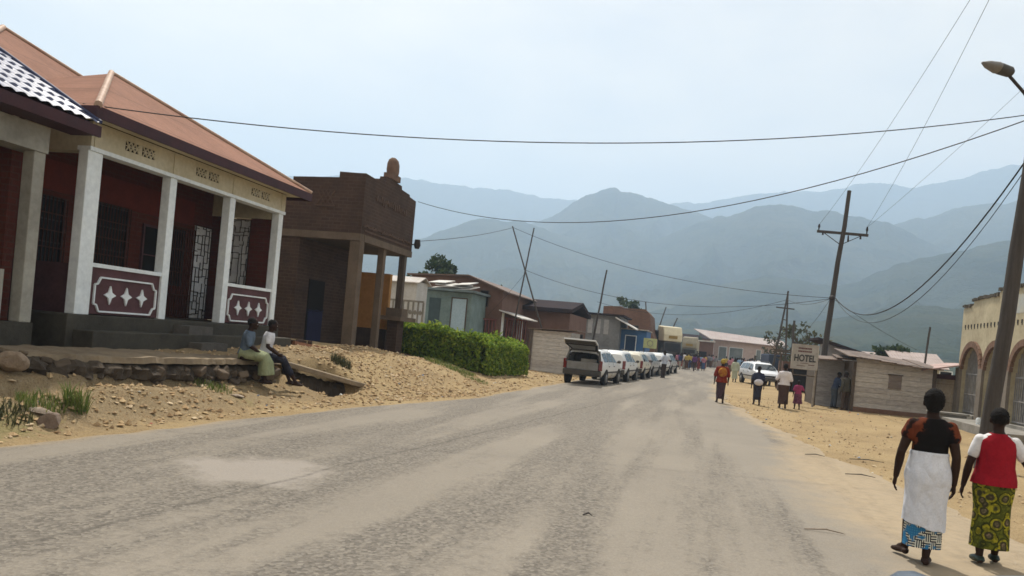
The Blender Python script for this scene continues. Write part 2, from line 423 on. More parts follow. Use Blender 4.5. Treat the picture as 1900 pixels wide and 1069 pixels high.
def road():
    ys = np.concatenate([np.arange(-6, 40, .2), np.arange(40, 200, 2.0)])
    m = 40; u = np.linspace(0, 1, m)
    l = lerp_tab(XL, ys) + .18 * fbm(ys * .7, ys * .1 + 3) + .12 * fbm(ys * 2.3, ys * 0 + 9) - .03
    r = lerp_tab(XR, ys) + .35 * fbm(ys * .8, ys * 0 + 2) + .15 * fbm(ys * 3, ys * 0 + 7) + .15
    X = l[:, None] + (r - l)[:, None] * u[None, :]; Y = np.repeat(ys[:, None], m, 1)
    Z = .016 + .03 * (1 - (2*u - 1)**2)[None, :] + .008 * fbm(X * .8, Y * .4)
    Z[:, 0] = -.02; Z[:, -1] = -.01
    v = np.stack([X, Y, Z], -1).reshape(-1, 3); i = np.arange(len(ys) * m).reshape(len(ys), m)
    f = np.stack([i[:-1,:-1], i[:-1,1:], i[1:,1:], i[1:,:-1]], -1).reshape(-1, 4)
    dr = (r[:, None] - X); dl = X - l[:, None]
    dust = np.clip(1 - dr / (.9 + 1.7 * (1 - smooth((Y - 11) / 9))), 0, 1) * .95 + np.clip(1 - dl / .5, 0, 1) * .55 + .08
    dust = dust + .25*smooth((X - .2) / 2.2) * (1 - smooth((Y - 12) / 10))
    return raw_mesh('road', v, f, road_material(), {'dust': dust}, True)
tag(road(), kind='structure')

def hill_material(name, cols):
    t = NT(name); p = t.coords('pos'); n = t.noise(p, .006, 8, .65); n2 = t.noise(p, .035, 6, .7)
    vo = t.n('ShaderNodeTexVoronoi'); vo.inputs['Scale'].default_value = .022; t.l(p, vo.inputs['Vector'])
    col = t.ramp(n, [(.3, cols[0]), (.5, cols[1]), (.7, cols[2])])
    col = t.mix(t.ramp(n2, [(.45, (0,0,0)), (.65, (.75,.75,.75))]), col, (.006,.013,.007))
    col = t.mix(.25, col, t.ramp(vo.outputs['Color'], [(.2, (.012,.022,.012)), (.8, (.085,.085,.045))]))
    t.bump(n2, 1.0, 12)
    return t.out(col, 1.0, 0.0)
def hills(name, dist, px, depth_front, mat, rough_amp, seed):
    """a range whose crest has the photographed outline, with spurs and gullies running down towards the town"""
    th = np.radians(np.linspace(-50, 46, 620))                     # bearing from the camera's axis
    a = np.tan(th) * F
    tabx = np.array([p[0] for p in px], float); taby = np.array([p[1] for p in px], float)
    aa = (tabx - CU) * CR + (taby - CV) * SR; bb = -(tabx - CU) * SR + (taby - CV) * CR
    b = np.interp(a, aa, bb)
    s_ = th * dist
    crest = EYE + (-b / np.sqrt(F*F + a*a)) * dist
    crest = np.convolve(np.pad(crest, 2, 'edge'), np.ones(5) / 5, 'valid')
    crest = crest + fbm(s_ / (dist * .022) + seed, s_ * 0 + seed, 6) * dist * .0055
    tt = np.linspace(0, 1, 46)
    rows = []
    for t in tt:                                                    # t 0 at the foot, 1 at the crest
        r = dist - depth_front * (1 - t)
        z = crest * (t ** 1.15)
        g = np.abs(fbm(s_ / (dist * .075) + seed + .6 * t, t * 3.0 + seed + s_ * 0, 4))
        z = z - g * rough_amp * np.sin(math.pi * min(1, t * .98)) ** .8 * (1 - t) ** .35
        z = z + fbm(s_ / 40, t * 9 + s_ * 0, 3) * dist * .004 * (1 - t)
        rows.append((r, np.maximum(z, -6 + 6 * t)))
    for t in np.linspace(.08, 1, 8):
        rows.append((dist + depth_front * .7 * t, crest * (1 - t) - 5 * t))
    V = []
    for r, z in rows:
        dirx = np.sin(th) * RT.x + np.cos(th) * FW.x; diry = np.sin(th) * RT.y + np.cos(th) * FW.y
        V.append(np.stack([dirx * r, diry * r, z], -1))
    v = np.array(V).reshape(-1, 3); n, m = len(rows), len(th)
    i = np.arange(n * m).reshape(n, m)
    f = np.stack([i[:-1,:-1], i[:-1,1:], i[1:,1:], i[1:,:-1]], -1).reshape(-1, 4)
    return tag(raw_mesh(name, v, f, mat, None, True), kind='structure')
HC = ((.010,.020,.010), (.022,.034,.018), (.06,.06,.034))
hm = hill_material('wooded_hills', HC)
hills('hills', 3000, [(-1500,360),(-300,330),(400,318),(700,330),(760,331),(800,335),(870,346),(900,344),(960,358),(1050,372),(1150,382),(1240,380),(1300,375),(1400,359),(1480,355),(1560,350),(1600,338),(1640,340),(1700,347),(1760,331),(1820,322),(1880,310),(2000,300),(3500,330)], 900, hm, 170, 3)
hills('hills', 1900, [(-1500,560),(500,600),(700,520),(800,470),(900,432),(960,420),(1000,410),(1060,381),(1100,361),(1140,352),(1180,357),(1240,376),(1300,400),(1340,408),(1400,430),(1500,455),(1600,430),(1680,410),(1760,391),(1820,384),(1900,372),(2100,350),(3500,380)], 900, hm, 150, 11)
hills('hills', 1600, [(-1500,480),(300,470),(700,455),(780,440),(840,418),(900,405),(960,409),(1010,424),(1060,440),(1110,452),(1150,455),(1200,446),(1260,426),(1320,408),(1380,391),(1430,378),(1480,384),(1540,394),(1600,402),(1650,412),(1700,440),(1760,470),(1850,480),(2000,470),(3500,520)], 800, hm, 120, 31)
hills('hills', 1080, [(-1500,640),(300,630),(700,600),(800,570),(900,548),(1000,560),(1100,585),(1200,570),(1290,540),(1360,520),(1420,512),(1480,520),(1540,535),(1600,520),(1680,485),(1740,470),(1800,462),(1880,450),(2000,430),(3500,430)], 560, hm, 60, 23)
hills('hills', 640, [(-1500,650),(300,640),(800,628),(1000,622),(1150,612),(1300,612),(1400,606),(1500,600),(1580,588),(1660,575),(1720,570),(1800,566),(1900,556),(2200,520),(3500,520)], 330, hm, 18, 47)
def haze_box():
    mb = MB(); mb.box(-4600, 4600, -600, 4600, -12, 780)
    t = bpy.data.materials.new('valley_haze'); t.use_nodes = True; nt = t.node_tree
    nt.nodes.remove(nt.nodes['Principled BSDF'])
    v = nt.nodes.new('ShaderNodeVolumePrincipled')
    v.inputs['Color'].default_value = HAZE_COL; v.inputs['Density'].default_value = HAZE_D; v.inputs['Anisotropy'].default_value = .25
    nt.links.new(v.outputs[0], nt.nodes['Material Output'].inputs['Volume'])
    o = mb.build('haze', t); tag(o, kind='stuff')
HAZE_COL = (.555,.735,.965,1); HAZE_D = .00052
haze_box()

SUN_EL, SUN_AZ = R(60), math.atan2(-.42, .9)                        # azimuth measured from +Y towards +X
w = bpy.data.worlds.new('World'); SC.world = w; w.use_nodes = True
nt = w.node_tree; bg = nt.nodes['Background']
sky = nt.nodes.new('ShaderNodeTexSky'); sky.sky_type = 'NISHITA'; sky.sun_disc = False
sky.sun_elevation = SUN_EL; sky.sun_rotation = SUN_AZ; sky.altitude = 900; sky.air_density = 1.0; sky.dust_density = 5.0; sky.ozone_density = 1.0
def clouds():
    tc = nt.nodes.new('ShaderNodeTexCoord'); mp = nt.nodes.new('ShaderNodeMapping'); mp.inputs['Scale'].default_value = (1, 1, 2.6)
    nt.links.new(tc.outputs['Generated'], mp.inputs[0])
    n = nt.nodes.new('ShaderNodeTexNoise'); n.inputs['Scale'].default_value = 2.6; n.inputs['Detail'].default_value = 7; n.inputs['Roughness'].default_value = .55
    nt.links.new(mp.outputs[0], n.inputs['Vector'])
    r = nt.nodes.new('ShaderNodeValToRGB'); r.color_ramp.elements[0].position = .35; r.color_ramp.elements[1].position = .75
    r.color_ramp.elements[0].color = (.5,.5,.5,1); r.color_ramp.elements[1].color = (.92,.92,.92,1)
    nt.links.new(n.outputs['Fac'], r.inputs[0])
    mx = nt.nodes.new('ShaderNodeMix'); mx.data_type = 'RGBA'
    nt.links.new(r.outputs[0], mx.inputs['Factor']); nt.links.new(sky.outputs[0], mx.inputs[6]); mx.inputs[7].default_value = CLOUD
    nt.links.new(mx.outputs[2], bg.inputs['Color'])
CLOUD = (15.4, 12.9, 9.6, 1)
clouds()
bg.inputs["Strength"].default_value = .066
sun = bpy.data.lights.new('sun', 'SUN'); sun.energy = 5.0; sun.angle = R(.6); sun.color = (1, .94, .84)
so = bpy.data.objects.new('sun', sun); COL.objects.link(so)
sd = Vector((math.sin(SUN_AZ) * math.cos(SUN_EL), math.cos(SUN_AZ) * math.cos(SUN_EL), math.sin(SUN_EL)))
so.rotation_euler = sd.to_track_quat('Z', 'Y').to_euler()
cam = bpy.data.cameras.new('camera'); co = bpy.data.objects.new('camera', cam); COL.objects.link(co); SC.camera = co
cam.sensor_width = 36; cam.lens = F / 1900 * 36; cam.shift_y = (CV - 534.5) / 1900; cam.clip_end = 30000; cam.clip_start = .05
cx = RT * CR + UP * SR; cy = RT * -SR + UP * CR; cz = -FW
M4 = Matrix((cx, cy, cz)).transposed().to_4x4(); M4.translation = (0, 0, EYE); co.matrix_world = M4
vs = SC.view_settings; vs.view_transform = 'Standard'; vs.look = 'None'; vs.gamma = 1; vs.exposure = 0.42
SC.cycles.volume_bounces = 2; SC.cycles.max_bounces = 6; SC.cycles.filter_width = 1.6
# ------------------------------------------------------------------ houses on the near side of the street
M_cream = flat('cream_plaster', (.55,.50,.37), (.42,.37,.25), 1.2, .85, .2)
M_maroon = flat('maroon_board', (.055,.018,.022), (.03,.012,.015), 3, .6)
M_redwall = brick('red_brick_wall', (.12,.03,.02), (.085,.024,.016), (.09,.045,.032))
M_panel = flat('purple_brown_paint', (.10,.045,.05), (.06,.028,.03), 2, .7)
M_redroof = corrugated('rusty_red_sheet', (.26,.130,.088), (.185,.09,.06), .09, 'y', .85, 0, .8, .12, .012)
M_ridge = flat('pale_ridge_cap', (.42,.30,.22), (.28,.15,.1), 3, .6)
M_pane = flat('pale_pane', (.78,.79,.80), (.5,.5,.52), 4, .5)
M_dkwin = flat('black_window', (.012,.012,.014), (.03,.024,.022), 2, .5, spec=.15)
def pyramid_roof(name, x0, x1, y0, y1, ze, apex, mat, parent, t=.05):
    mb = MB(); ax, ay, az = apex
    c = [(x0,y0),(x1,y0),(x1,y1),(x0,y1)]
    mb.add([(*p, ze) for p in c] + [apex] + [(*p, ze - t) for p in c] + [(ax, ay, az - t)],
           [(0,1,4),(1,2,4),(2,3,4),(3,0,4),(6,5,9),(7,6,9),(8,7,9),(5,8,9),(0,5,6,1),(1,6,7,2),(2,7,8,3),(3,8,5,0)])
    return mb.build(name, mat, parent)
def star(mb, x, y, z, r, d):
    p = []
    for k in range(8):
        a = k * math.pi / 4; q = r if k % 2 == 0 else r * .42
        p.append((y + q * math.sin(a) * .85, z + q * math.cos(a)))
    mb.prism(p, 'yz', x, x + d)
def rail_panel(root, y0, y1, x, z0, z1):
    p = MB().box(x - .06, x, y0, y1, z0, z1).build('railing_panel', M_panel, root)
    MB().box(x - .09, x + .03, y0 - .02, y1 + .02, z1, z1 + .07).build('top_rail', M_white, p)
    m = MB(); a, b, c, d = y0 + .12, y1 - .1, z0 + .05, z1 - .17; n = .13
    pts = [(a, c + n), (a, d - n), (a + n*.5, d - n*.9), (a + n, d), (b - n, d), (b - n*.5, d - n*.9), (b, d - n), (b, c + n), (b - n*.5, c + n*.9), (b - n, c), (a + n, c), (a + n*.5, c + n*.9)]
    for i in range(len(pts)):
        q, r = pts[i], pts[(i + 1) % len(pts)]
        m.beam((x + .012, *q), (x + .012, *r), .03, .04, up=(1, 0, 0))
    m.build('panel_moulding', M_white, p)
    s = MB(); w = b - a
    for k in (.24, .5, .76): star(s, x, a + w * k, (c + d) / 2, .17, .03)
    s.build('star_ornament', M_white, p)
def grille(mb, P, w, h, seed, n=46):
    """crazy paving iron lattice on a w by h sheet, P maps (s, t) to space"""
    rnd = random.Random(seed); xs_ = [0]; zs_ = [0]
    while xs_[-1] < w: xs_.append(min(w, xs_[-1] + rnd.uniform(.09, .2)))
    while zs_[-1] < h: zs_.append(min(h, zs_[-1] + rnd.uniform(.1, .22)))
    for i, a in enumerate(xs_):
        for j in range(len(zs_) - 1):
            if rnd.random() < .75 or i in (0, len(xs_) - 1):
                o = rnd.uniform(-.02, .02) if 0 < i < len(xs_) - 1 else 0
                mb.beam(P(a + o, zs_[j]), P(a + o, zs_[j + 1]), .014, .014)
    for j, z in enumerate(zs_):
        for i in range(len(xs_) - 1):
            if rnd.random() < .7 or j in (0, len(zs_) - 1):
                o = rnd.uniform(-.03, .03) if 0 < j < len(zs_) - 1 else 0
                mb.beam(P(xs_[i], z + o), P(xs_[i + 1], z + o), .014, .014, up=(.3, .9, .1))
def window(root, name, x, y0, y1, z0, z1, frame=M_iron, pane=M_dark, bars=2):
    f = MB(); t = .05
    f.box(x, x+.05, y0, y0+t, z0, z1).box(x, x+.05, y1-t, y1, z0, z1).box(x, x+.05, y0+t, y1-t, z1-t, z1).box(x, x+.05, y0+t, y1-t, z0, z0+t)
    for k in range(bars):
        zz = z0 + (z1 - z0) * (k + 1) / (bars + 1); f.box(x+.01, x+.04, y0+t, y1-t, zz-.012, zz+.012)
    o = f.build(name, frame, root)
    MB().box(x - .02, x + .012, y0 + t, y1 - t, z0 + t, z1 - t).build('pane', pane, o)
    return o
def vents(root, x, yc, z, n=2):
    for k in range(n):
        y = yc + (k - (n - 1) / 2) * .44
        v = MB().box(x, x + .006, y - .17, y + .17, z - .085, z + .085).build('claustra_vent', M_dark, root)
        m = MB()
        for q in (-.11, 0, .11):
            m.beam((x + .012, y + q - .055, z - .085), (x + .012, y + q + .055, z + .085), .02, .026, up=(1,0,0))
            m.beam((x + .014, y + q - .055, z + .085), (x + .014, y + q + .055, z - .085), .02, .026, up=(1,0,0))
        m.box(x, x + .018, y - .17, y + .17, z - .01, z + .01)
        m.build('vent_tracery', M_cream, v)
def veranda_house():
    r = thing('veranda_house', 'cream and white veranda house with rusty red hip roof and star patterned railings', 'house', (-12, 14.6, .8))
    m = MB(); m.box(-14.5, -10.36, 11.15, 18.05, .2, 1.43).box(-10.36, -9.95, 11.3, 18.0, .3, 1.17)
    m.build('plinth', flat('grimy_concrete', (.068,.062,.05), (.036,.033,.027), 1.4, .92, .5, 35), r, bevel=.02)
    MB().box(-10.36, -10.0, 13.95, 14.75, 1.17, 1.34).box(-9.95, -9.65, 13.9, 14.8, .5, 1.02).build('entrance_step', flat('dark_concrete', (.12,.11,.10), (.06,.055,.05), 2, .9, .4), r)
    for y, wd in ((11.5, .34), (13.6, .2), (15.65, .2), (17.75, .2)):
        p = MB().box(-10.6, -10.4, y - wd/2, y + wd/2, 1.43, 4.26).build('veranda_post', M_white, r, bevel=.012)
        MB().box(-10.63, -10.365, y - .09, y + .09, 4.33, 4.74).build('pilaster', M_cream, p)
    b = MB().box(-10.62, -10.38, 11.35, 17.87, 4.33, 4.76).box(-14.2, -10.62, 11.38, 11.6, 4.25, 4.76).box(-14.2, -10.62, 17.66, 17.86, 4.1, 4.76).build('beam', M_cream, r)
    MB().box(-10.635, -10.365, 11.33, 17.88, 4.26, 4.33).build('beam_trim', M_white, b)
    for y in (12.55, 14.62, 16.7): vents(r, -10.38, y, 4.55)
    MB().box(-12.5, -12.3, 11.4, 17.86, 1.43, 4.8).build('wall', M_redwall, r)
    MB().box(-14.4, -12.5, 11.42, 11.6, .3, 4.25).build('side_wall', M_cream, r)
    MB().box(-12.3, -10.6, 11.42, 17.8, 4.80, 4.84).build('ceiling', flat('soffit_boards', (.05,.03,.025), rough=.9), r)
    window(r, 'window', -12.3, 13.6, 14.65, 2.3, 3.72, M_iron, M_dkwin)
    window(r, 'shutter', -12.3, 15.15, 15.75, 1.45, 3.5, M_panel)
    window(r, 'window', -12.3, 16.05, 16.6, 2.2, 3.55, M_iron, M_dkwin)
    window(r, 'window', -12.3, 11.9, 12.9, 2.3, 3.6, M_iron, M_dkwin)
    d = MB().box(-12.3, -12.27, 17.0, 17.65, 1.43, 3.75).build('lattice_door', M_pane, r)
    for ya_, yb_, z0_, z1_ in ((15.85, 16.9, 1.45, 3.6), (13.6, 14.65, 2.3, 3.72), (11.9, 12.9, 2.3, 3.6)):
        q = MB(); n_ = int((yb_ - ya_) / .085)
        for k in range(n_ + 1):
            y = ya_ + (yb_ - ya_) * k / n_; q.box(-12.21, -12.19, y - .008, y + .008, z0_, z1_)
        for k in range(5):
            z = z0_ + (z1_ - z0_) * k / 4; q.box(-12.212, -12.188, ya_, yb_, z - .01, z + .01)
        q.build('window_grille', flat('rusty_iron', (.085,.032,.022), (.04,.02,.016), 6, .8), r)
    MB().box(-12.3, -12.27, 11.45, 16.9, 3.72, 4.3).build('red_frieze', flat('dull_red_paint', (.15,.028,.018), (.10,.022,.015), 2.5, .85), r)
    g = MB(); grille(g, lambda s, t: (-12.25, 17.0 + s, 1.45 + t), .65, 2.3, 3); g.build('iron_lattice', M_iron, d)
    e = MB().box(-12.3, -10.65, 17.7, 17.74, 1.45, 2.3).build('end_panel', M_panel, r)
    e = MB().box(-12.05, -11.2, 17.72, 17.75, 2.3, 4.05).build('lattice_window', M_pane, r)
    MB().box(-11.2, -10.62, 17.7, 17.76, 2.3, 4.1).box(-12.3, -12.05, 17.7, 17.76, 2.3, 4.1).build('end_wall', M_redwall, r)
    g = MB(); grille(g, lambda s, t: (-12.05 + s, 17.69, 2.3 + t), .85, 1.75, 8); g.build('iron_lattice', M_iron, e)
    rail_panel(r, 11.67, 13.5, -10.45, 1.45, 2.28); rail_panel(r, 15.75, 17.65, -10.45, 1.45, 2.28)
    m = MB(); m.box(-12.3, -10.6, 11.45, 11.55, 1.43, 2.3).box(-12.3, -12.05, 11.42, 11.56, 1.43, 4.25)
    m.build('side_railing', M_panel, r)
    ro = pyramid_roof('roof', -16.1, -9.9, 10.9, 18.25, 4.90, (-13, 14.6, 6.68), M_redroof, r)
    MB().box(-9.93, -9.885, 10.87, 18.28, 4.70, 4.893).box(-16, -9.93, 10.87, 10.915, 4.70, 4.893).box(-16, -9.93, 18.235, 18.28, 4.70, 4.893).build('fascia', M_maroon, ro)
    MB().box(-16, -9.95, 10.93, 11.3, 4.77, 4.80).box(-10.36, -9.95, 11.3, 18.2, 4.77, 4.80).box(-16, -10.37, 17.9, 18.2, 4.77, 4.80).build('soffit', M_cream, ro)
    m = MB(); m.tube([(-9.9,10.9,4.92),(-13,14.6,6.7)], .065, 8); m.tube([(-9.9,18.25,4.92),(-13,14.6,6.7)], .05, 8); m.build('hip_cap', M_ridge, ro)
    r2 = pyramid_roof('rear_roof', -21.5, -12.6, 10.2, 20.6, 5.2, (-17, 15.5, 8.05), M_redroof, r)
    MB().tube([(-12.6,10.2,5.22),(-17,15.5,8.07)], .07, 8).tube([(-12.6,20.6,5.22),(-17,15.5,8.07)], .05, 8).build('hip_cap', M_ridge, r2)
    MB().box(-21, -13.2, 11.62, 20.1, .3, 5.2).build('rear_wall', M_cream, r)
    return r
veranda_house()

def tile_house():
    r = thing('tile_roof_house', 'grey house with a shiny blue metal tile roof at the street edge', 'house', (-12, 6.5, .6))
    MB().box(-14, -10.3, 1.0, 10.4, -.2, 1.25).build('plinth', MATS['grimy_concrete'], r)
    g = flat('grey_plaster', (.34,.33,.29), (.2,.19,.165), 1.3, .9, .3)
    for y in (10.25, 7.3, 4.4, 1.4): MB().box(-10.52, -10.3, y - .11, y + .11, 1.25, 3.95).build('veranda_post', g, r, bevel=.015)
    MB().box(-10.74, -10.28, 1.1, 10.38, 3.95, 4.36).build('beam', g, r)
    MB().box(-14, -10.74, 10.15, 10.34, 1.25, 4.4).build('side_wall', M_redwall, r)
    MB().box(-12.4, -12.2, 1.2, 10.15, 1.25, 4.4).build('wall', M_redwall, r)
    for a, b in ((7.55, 9.9), (4.65, 7.05), (1.65, 4.15)): MB().box(-10.6, -10.42, a, b, 1.25, 2.05).build('parapet', g, r)
    for a in (8.4, 5.6, 2.4): window(r, 'window', -12.2, a, a + 1.1, 2.0, 3.5, M_white, M_dkwin)
    for y in (8.7, 5.9): vents(r, -10.28, y, 4.17, 1)
    # metal tile sheet: stepped rows, waves along the eave, real relief
    x0, z0, x1, z1 = -9.82, 4.56, -14.2, 7.0
    nr = 14; L = math.hypot(x1 - x0, z1 - z0); nx = (z1 - z0) / L; nz = (x0 - x1) / L
    ysn = np.arange(0.0, 10.9, .035); prof = []
    for k in range(nr):
        prof += [(k / nr, .034), ((k + .96) / nr, .008)]
    V = []
    for t, h in prof:
        ph = (t * nr) // 1
        wv = .034 * np.abs(np.sin((ysn + .09 * (int(ph) % 2)) * math.pi / .22)) ** 1.2
        hh = h + wv
        V.append(np.stack([x0 + (x1 - x0) * t + nx * hh, ysn, z0 + (z1 - z0) * t + nz * hh], -1))
    v = np.array(V).reshape(-1, 3); n, m = len(prof), len(ysn); i = np.arange(n * m).reshape(n, m)
    f = np.stack([i[:-1,:-1], i[1:,:-1], i[1:,1:], i[:-1,1:]], -1).reshape(-1, 4)
    ro = raw_mesh('roof', v, f, flat('blue_tile_metal', (.10,.12,.21), (.17,.18,.25), 5, .35, .05, spec=.7), None, False, r, ORIG[r.name])
    MB().prism([(-9.835,4.47),(-9.835,4.565),(-14.2,6.99),(-14.2,6.86)], 'xz', -.1, 10.7).build('roof_deck', M_maroon, ro)
    MB().prism([(-9.86,4.5),(-14.2,6.93),(-14.2,6.76),(-9.86,4.37)], 'xz', 10.72, 10.78).build('gable_board', M_maroon, ro)
    MB().prism([(-14.2,7.02),(-18.6,4.5),(-18.6,4.44),(-14.2,6.95)], 'xz', 0, 10.85).build('rear_slope', MATS['blue_tile_metal'], ro)
    MB().box(-9.84, -9.79, -.1, 10.9, 4.37, 4.55).build('fascia', M_maroon, ro)
    MB().tube([(-9.80,10.88,4.62),(-14.2,10.88,7.06)], .035, 6).build('verge_cap', flat('dark_blue_trim', (.03,.04,.10), rough=.5), ro)
    MB().box(-10.28, -9.85, 0, 10.8, 4.37, 4.40).build('soffit', M_maroon, ro)
    MB().box(-12.2, -10.74, 1.1, 10.14, 4.37, 4.40).build('ceiling', MATS['soffit_boards'], r)
tile_house()

M_mud = brick('mud_brick', (.078,.047,.034), (.052,.032,.024), (.092,.066,.05), .28, .11, .95, (.036,.025,.02))
def brick_shop():
    r = thing('brick_shop', 'brown brick shop with stepped parapet, stone finial and open corner porch', 'shop', (-12, 25, .7))
    m = MB()
    m.prism([(22.7,4.5),(27.2,4.5),(27.2,6.36),(26.55,6.4),(26.5,6.47),(25.75,6.5),(25.7,6.62),(24.35,6.66),(24.3,6.5),(23.75,6.46),(23.7,6.38),(22.7,6.40)], 'yz', -10.75, -10.5)
    m.build('parapet', M_mud, r)
    m = MB(); m.prism([(-10.75,4.5),(-10.75,6.40),(-11.4,6.42),(-11.4,6.24),(-13.0,6.2),(-13.0,6.02),(-17,6.0),(-17,4.5)], 'xz', 22.7, 22.95)
    m.build('side_parapet', M_mud, r)
    MB().box(-17, -10.5, 22.68, 22.98, 4.28, 4.5).box(-10.78, -10.48, 22.98, 27.22, 4.28, 4.5).box(-13, -10.78, 26.95, 27.2, 4.28, 6.2).build('ring_beam', flat('raw_concrete', (.15,.112,.082), (.09,.068,.05), 2, .95, .4), r)
    cm = MATS['raw_concrete']
    MB().box(-10.85, -10.5, 22.72, 23.05, .5, 4.28).build('corner_post', cm, r, bevel=.01)
    MB().box(-10.76, -10.54, 24.75, 24.97, .4, 4.28).build('porch_post', cm, r, bevel=.01)
    p = MB().box(-10.76, -10.54, 26.7, 26.92, 2.35, 4.28).build('porch_post', M_wood, r)
    MB().box(-10.85, -10.45, 26.35, 26.95, .2, 1.9).build('brick_pier', M_mud, r)
    MB().box(-11.1, -10.2, 25.95, 27.5, 1.9, 2.05).box(-10.95, -10.35, 26.4, 26.95, 2.05, 2.35).build('ledge', cm, r)
    MB().box(-17, -12.6, 22.75, 22.95, .3, 4.28).build('wall', M_mud, r)
    MB().box(-12.8, -12.6, 22.95, 27.2, .3, 4.28).build('porch_wall', M_mud, r)
    d = MB().box(-12.6, -12.57, 23.6, 24.7, .9, 3.0).build('doorway', M_dark, r)
    MB().tube([(-12.54,23.62,2.0),(-12.5,23.9,1.95),(-12.54,24.2,2.0),(-12.5,24.45,1.96),(-12.54,24.68,2.0)], .02, 6).box(-12.565, -12.54, 23.65, 24.65, .95, 1.95).build('door_curtain', flat('navy_cloth', (.02,.022,.06), rough=.9), d)
    oc = flat('ochre_plaster', (.48,.25,.085), (.36,.18,.06), 1.5, .9, .2)
    MB().box(-12.6, -11.15, 27.0, 27.2, 1.55, 3.6).build('ochre_wall', oc, r)
    MB().box(-12.6, -11.15, 26.99, 27.19, .3, 1.55).build('dado', flat('dark_dado', (.09,.06,.045), (.05,.035,.028), 2, .9), r)
    MB().box(-17, -10.7, 22.8, 27.1, 4.3, 4.42).build('porch_ceiling', M_wood, r)
    MB().box(-16.9, -10.8, 22.95, 26.95, 5.5, 5.56).build('flat_roof', corrugated('old_tin', (.20,.16,.13), (.12,.065,.04), .09, 'x'), r)
    f = MB(); f.box(-10.75, -10.45, 24.62, 25.42, 6.66, 6.86)
    f.loft([(-10.6,25.02,6.8,.17,.30),(-10.6,25.02,7.0,.19,.36),(-10.6,25.02,7.2,.185,.34),(-10.6,25.02,7.35,.15,.26),(-10.6,25.02,7.43,.07,.12)], 14)
    f.build('finial', flat('rough_stone', (.19,.12,.085), (.10,.065,.05), 4, .95, .8, 25), r)
    f = MB()
    rd = random.Random(8)
    for k in range(46):
        y = 22.9 + k * .09; f.obox((-10.49, y, 4.78 + rd.uniform(-.03, .03)), (.05, rd.uniform(.06, .11), rd.uniform(.05, .1)))
    for k in range(16):
        y = 23.7 + k * .17; f.obox((-10.49, y, 5.78 + rd.uniform(-.05, .05)), (.04, rd.uniform(.06, .12), rd.uniform(.10, .24)), Matrix.Rotation(rd.uniform(-.2, .2), 3, 'X'))
    f.box(-10.5, -10.478, 22.95, 26.95, 4.60, 4.66)
    f.build('facade_moulding', flat('brown_render', (.11,.07,.05), (.07,.045,.034), 3, .95, .4), r)
    v = MB()
    for q in range(3):
        v.beam((-12.1 + q*.15, 22.69, 5.35), (-11.8 + q*.15, 22.69, 5.8), .02, .03); v.beam((-11.8 + q*.15, 22.685, 5.35), (-12.1 + q*.15, 22.685, 5.8), .02, .03)
    v.box(-12.15, -11.45, 22.66, 22.70, 5.3, 5.35).build('wall_motif', MATS['brown_render'], r)
    l = MB().tube([(-10.5,27.1,4.75),(-10.25,27.25,4.8)], .025, 6); l.tube([(-10.3,27.2,4.95),(-10.3,27.2,4.75),(-10.3,27.2,4.62)], [.10,.13,.08], 10); l.build('wall_lamp', M_iron, r)
    s = MB(); s.box(-12.6, -10.3, 22.5, 28.6, .0, .72).box(-10.3, -9.75, 21.7, 28.9, .0, .62); s.box(-10.9, -10.3, 22.2, 23.4, .72, .95)
    s.build('brick_footing', M_mud, r, bevel=.02)
brick_shop()
bm_ = MB()
for k, (x, y) in enumerate(((-10.2, 18.6), (-10.05, 18.75), (-10.3, 19.1), (-9.9, 18.9))):
    z = float(ground_z(x, y)); M = Matrix.Rotation(k * .7, 3, 'Z')
    o = MB().obox((x, y, z + .07), (.22, .11, .12), M).build('loose_brick', M_mud, None, (x, y, z))
    tag(o, 'loose brown brick lying on the sandy slope beside the veranda house', 'brick', 'loose bricks beside the veranda')

# terrace slab, drain cover slab and the low red kerb on the slope
t = thing('terrace', 'broken concrete terrace on a dark rubble bank running below the veranda', 'terrace', (-9, 12, .5))
m = MB()
E = [(-9.35,9.3,.86),(-9.12,9.9,.85),(-8.98,10.5,.84),(-8.80,11.3,.83),(-8.83,12.0,.815),(-8.70,12.7,.80),(-8.78,13.4,.79),(-8.68,14.3,.78),(-8.70,15.3,.77)]
vs_ = []; fs_ = []
E2 = []
for p, q in zip(E[:-1], E[1:]):
    for k in range(5): E2.append(tuple(a_ + (b_ - a_) * k / 5 + random.uniform(-.045, .045) * (1, .5, .3)[i_] for i_, (a_, b_) in enumerate(zip(p, q))))
E = E2 + [E[-1]]
for x, y, z in E: vs_ += [(x, y, z), (-10.05, y + .1, z + .06), (x + .03, y, z - .1), (-10.05, y, z - .1)]
for i in range(len(E) - 1):
    a, b = 4*i, 4*i + 4; fs_ += [(a, a+1, b+1, b), (a+2, b+2, b+3, a+3), (a, b, b+2, a+2)]
nE = 4 * (len(E) - 1); fs_ += [(0,2,3,1), (nE, nE+1, nE+3, nE+2)]
m.add(vs_, fs_); m.build('slab', flat('dusty_concrete', (.25,.195,.13), (.13,.10,.07), 1.8, .95, .6, 25), t)
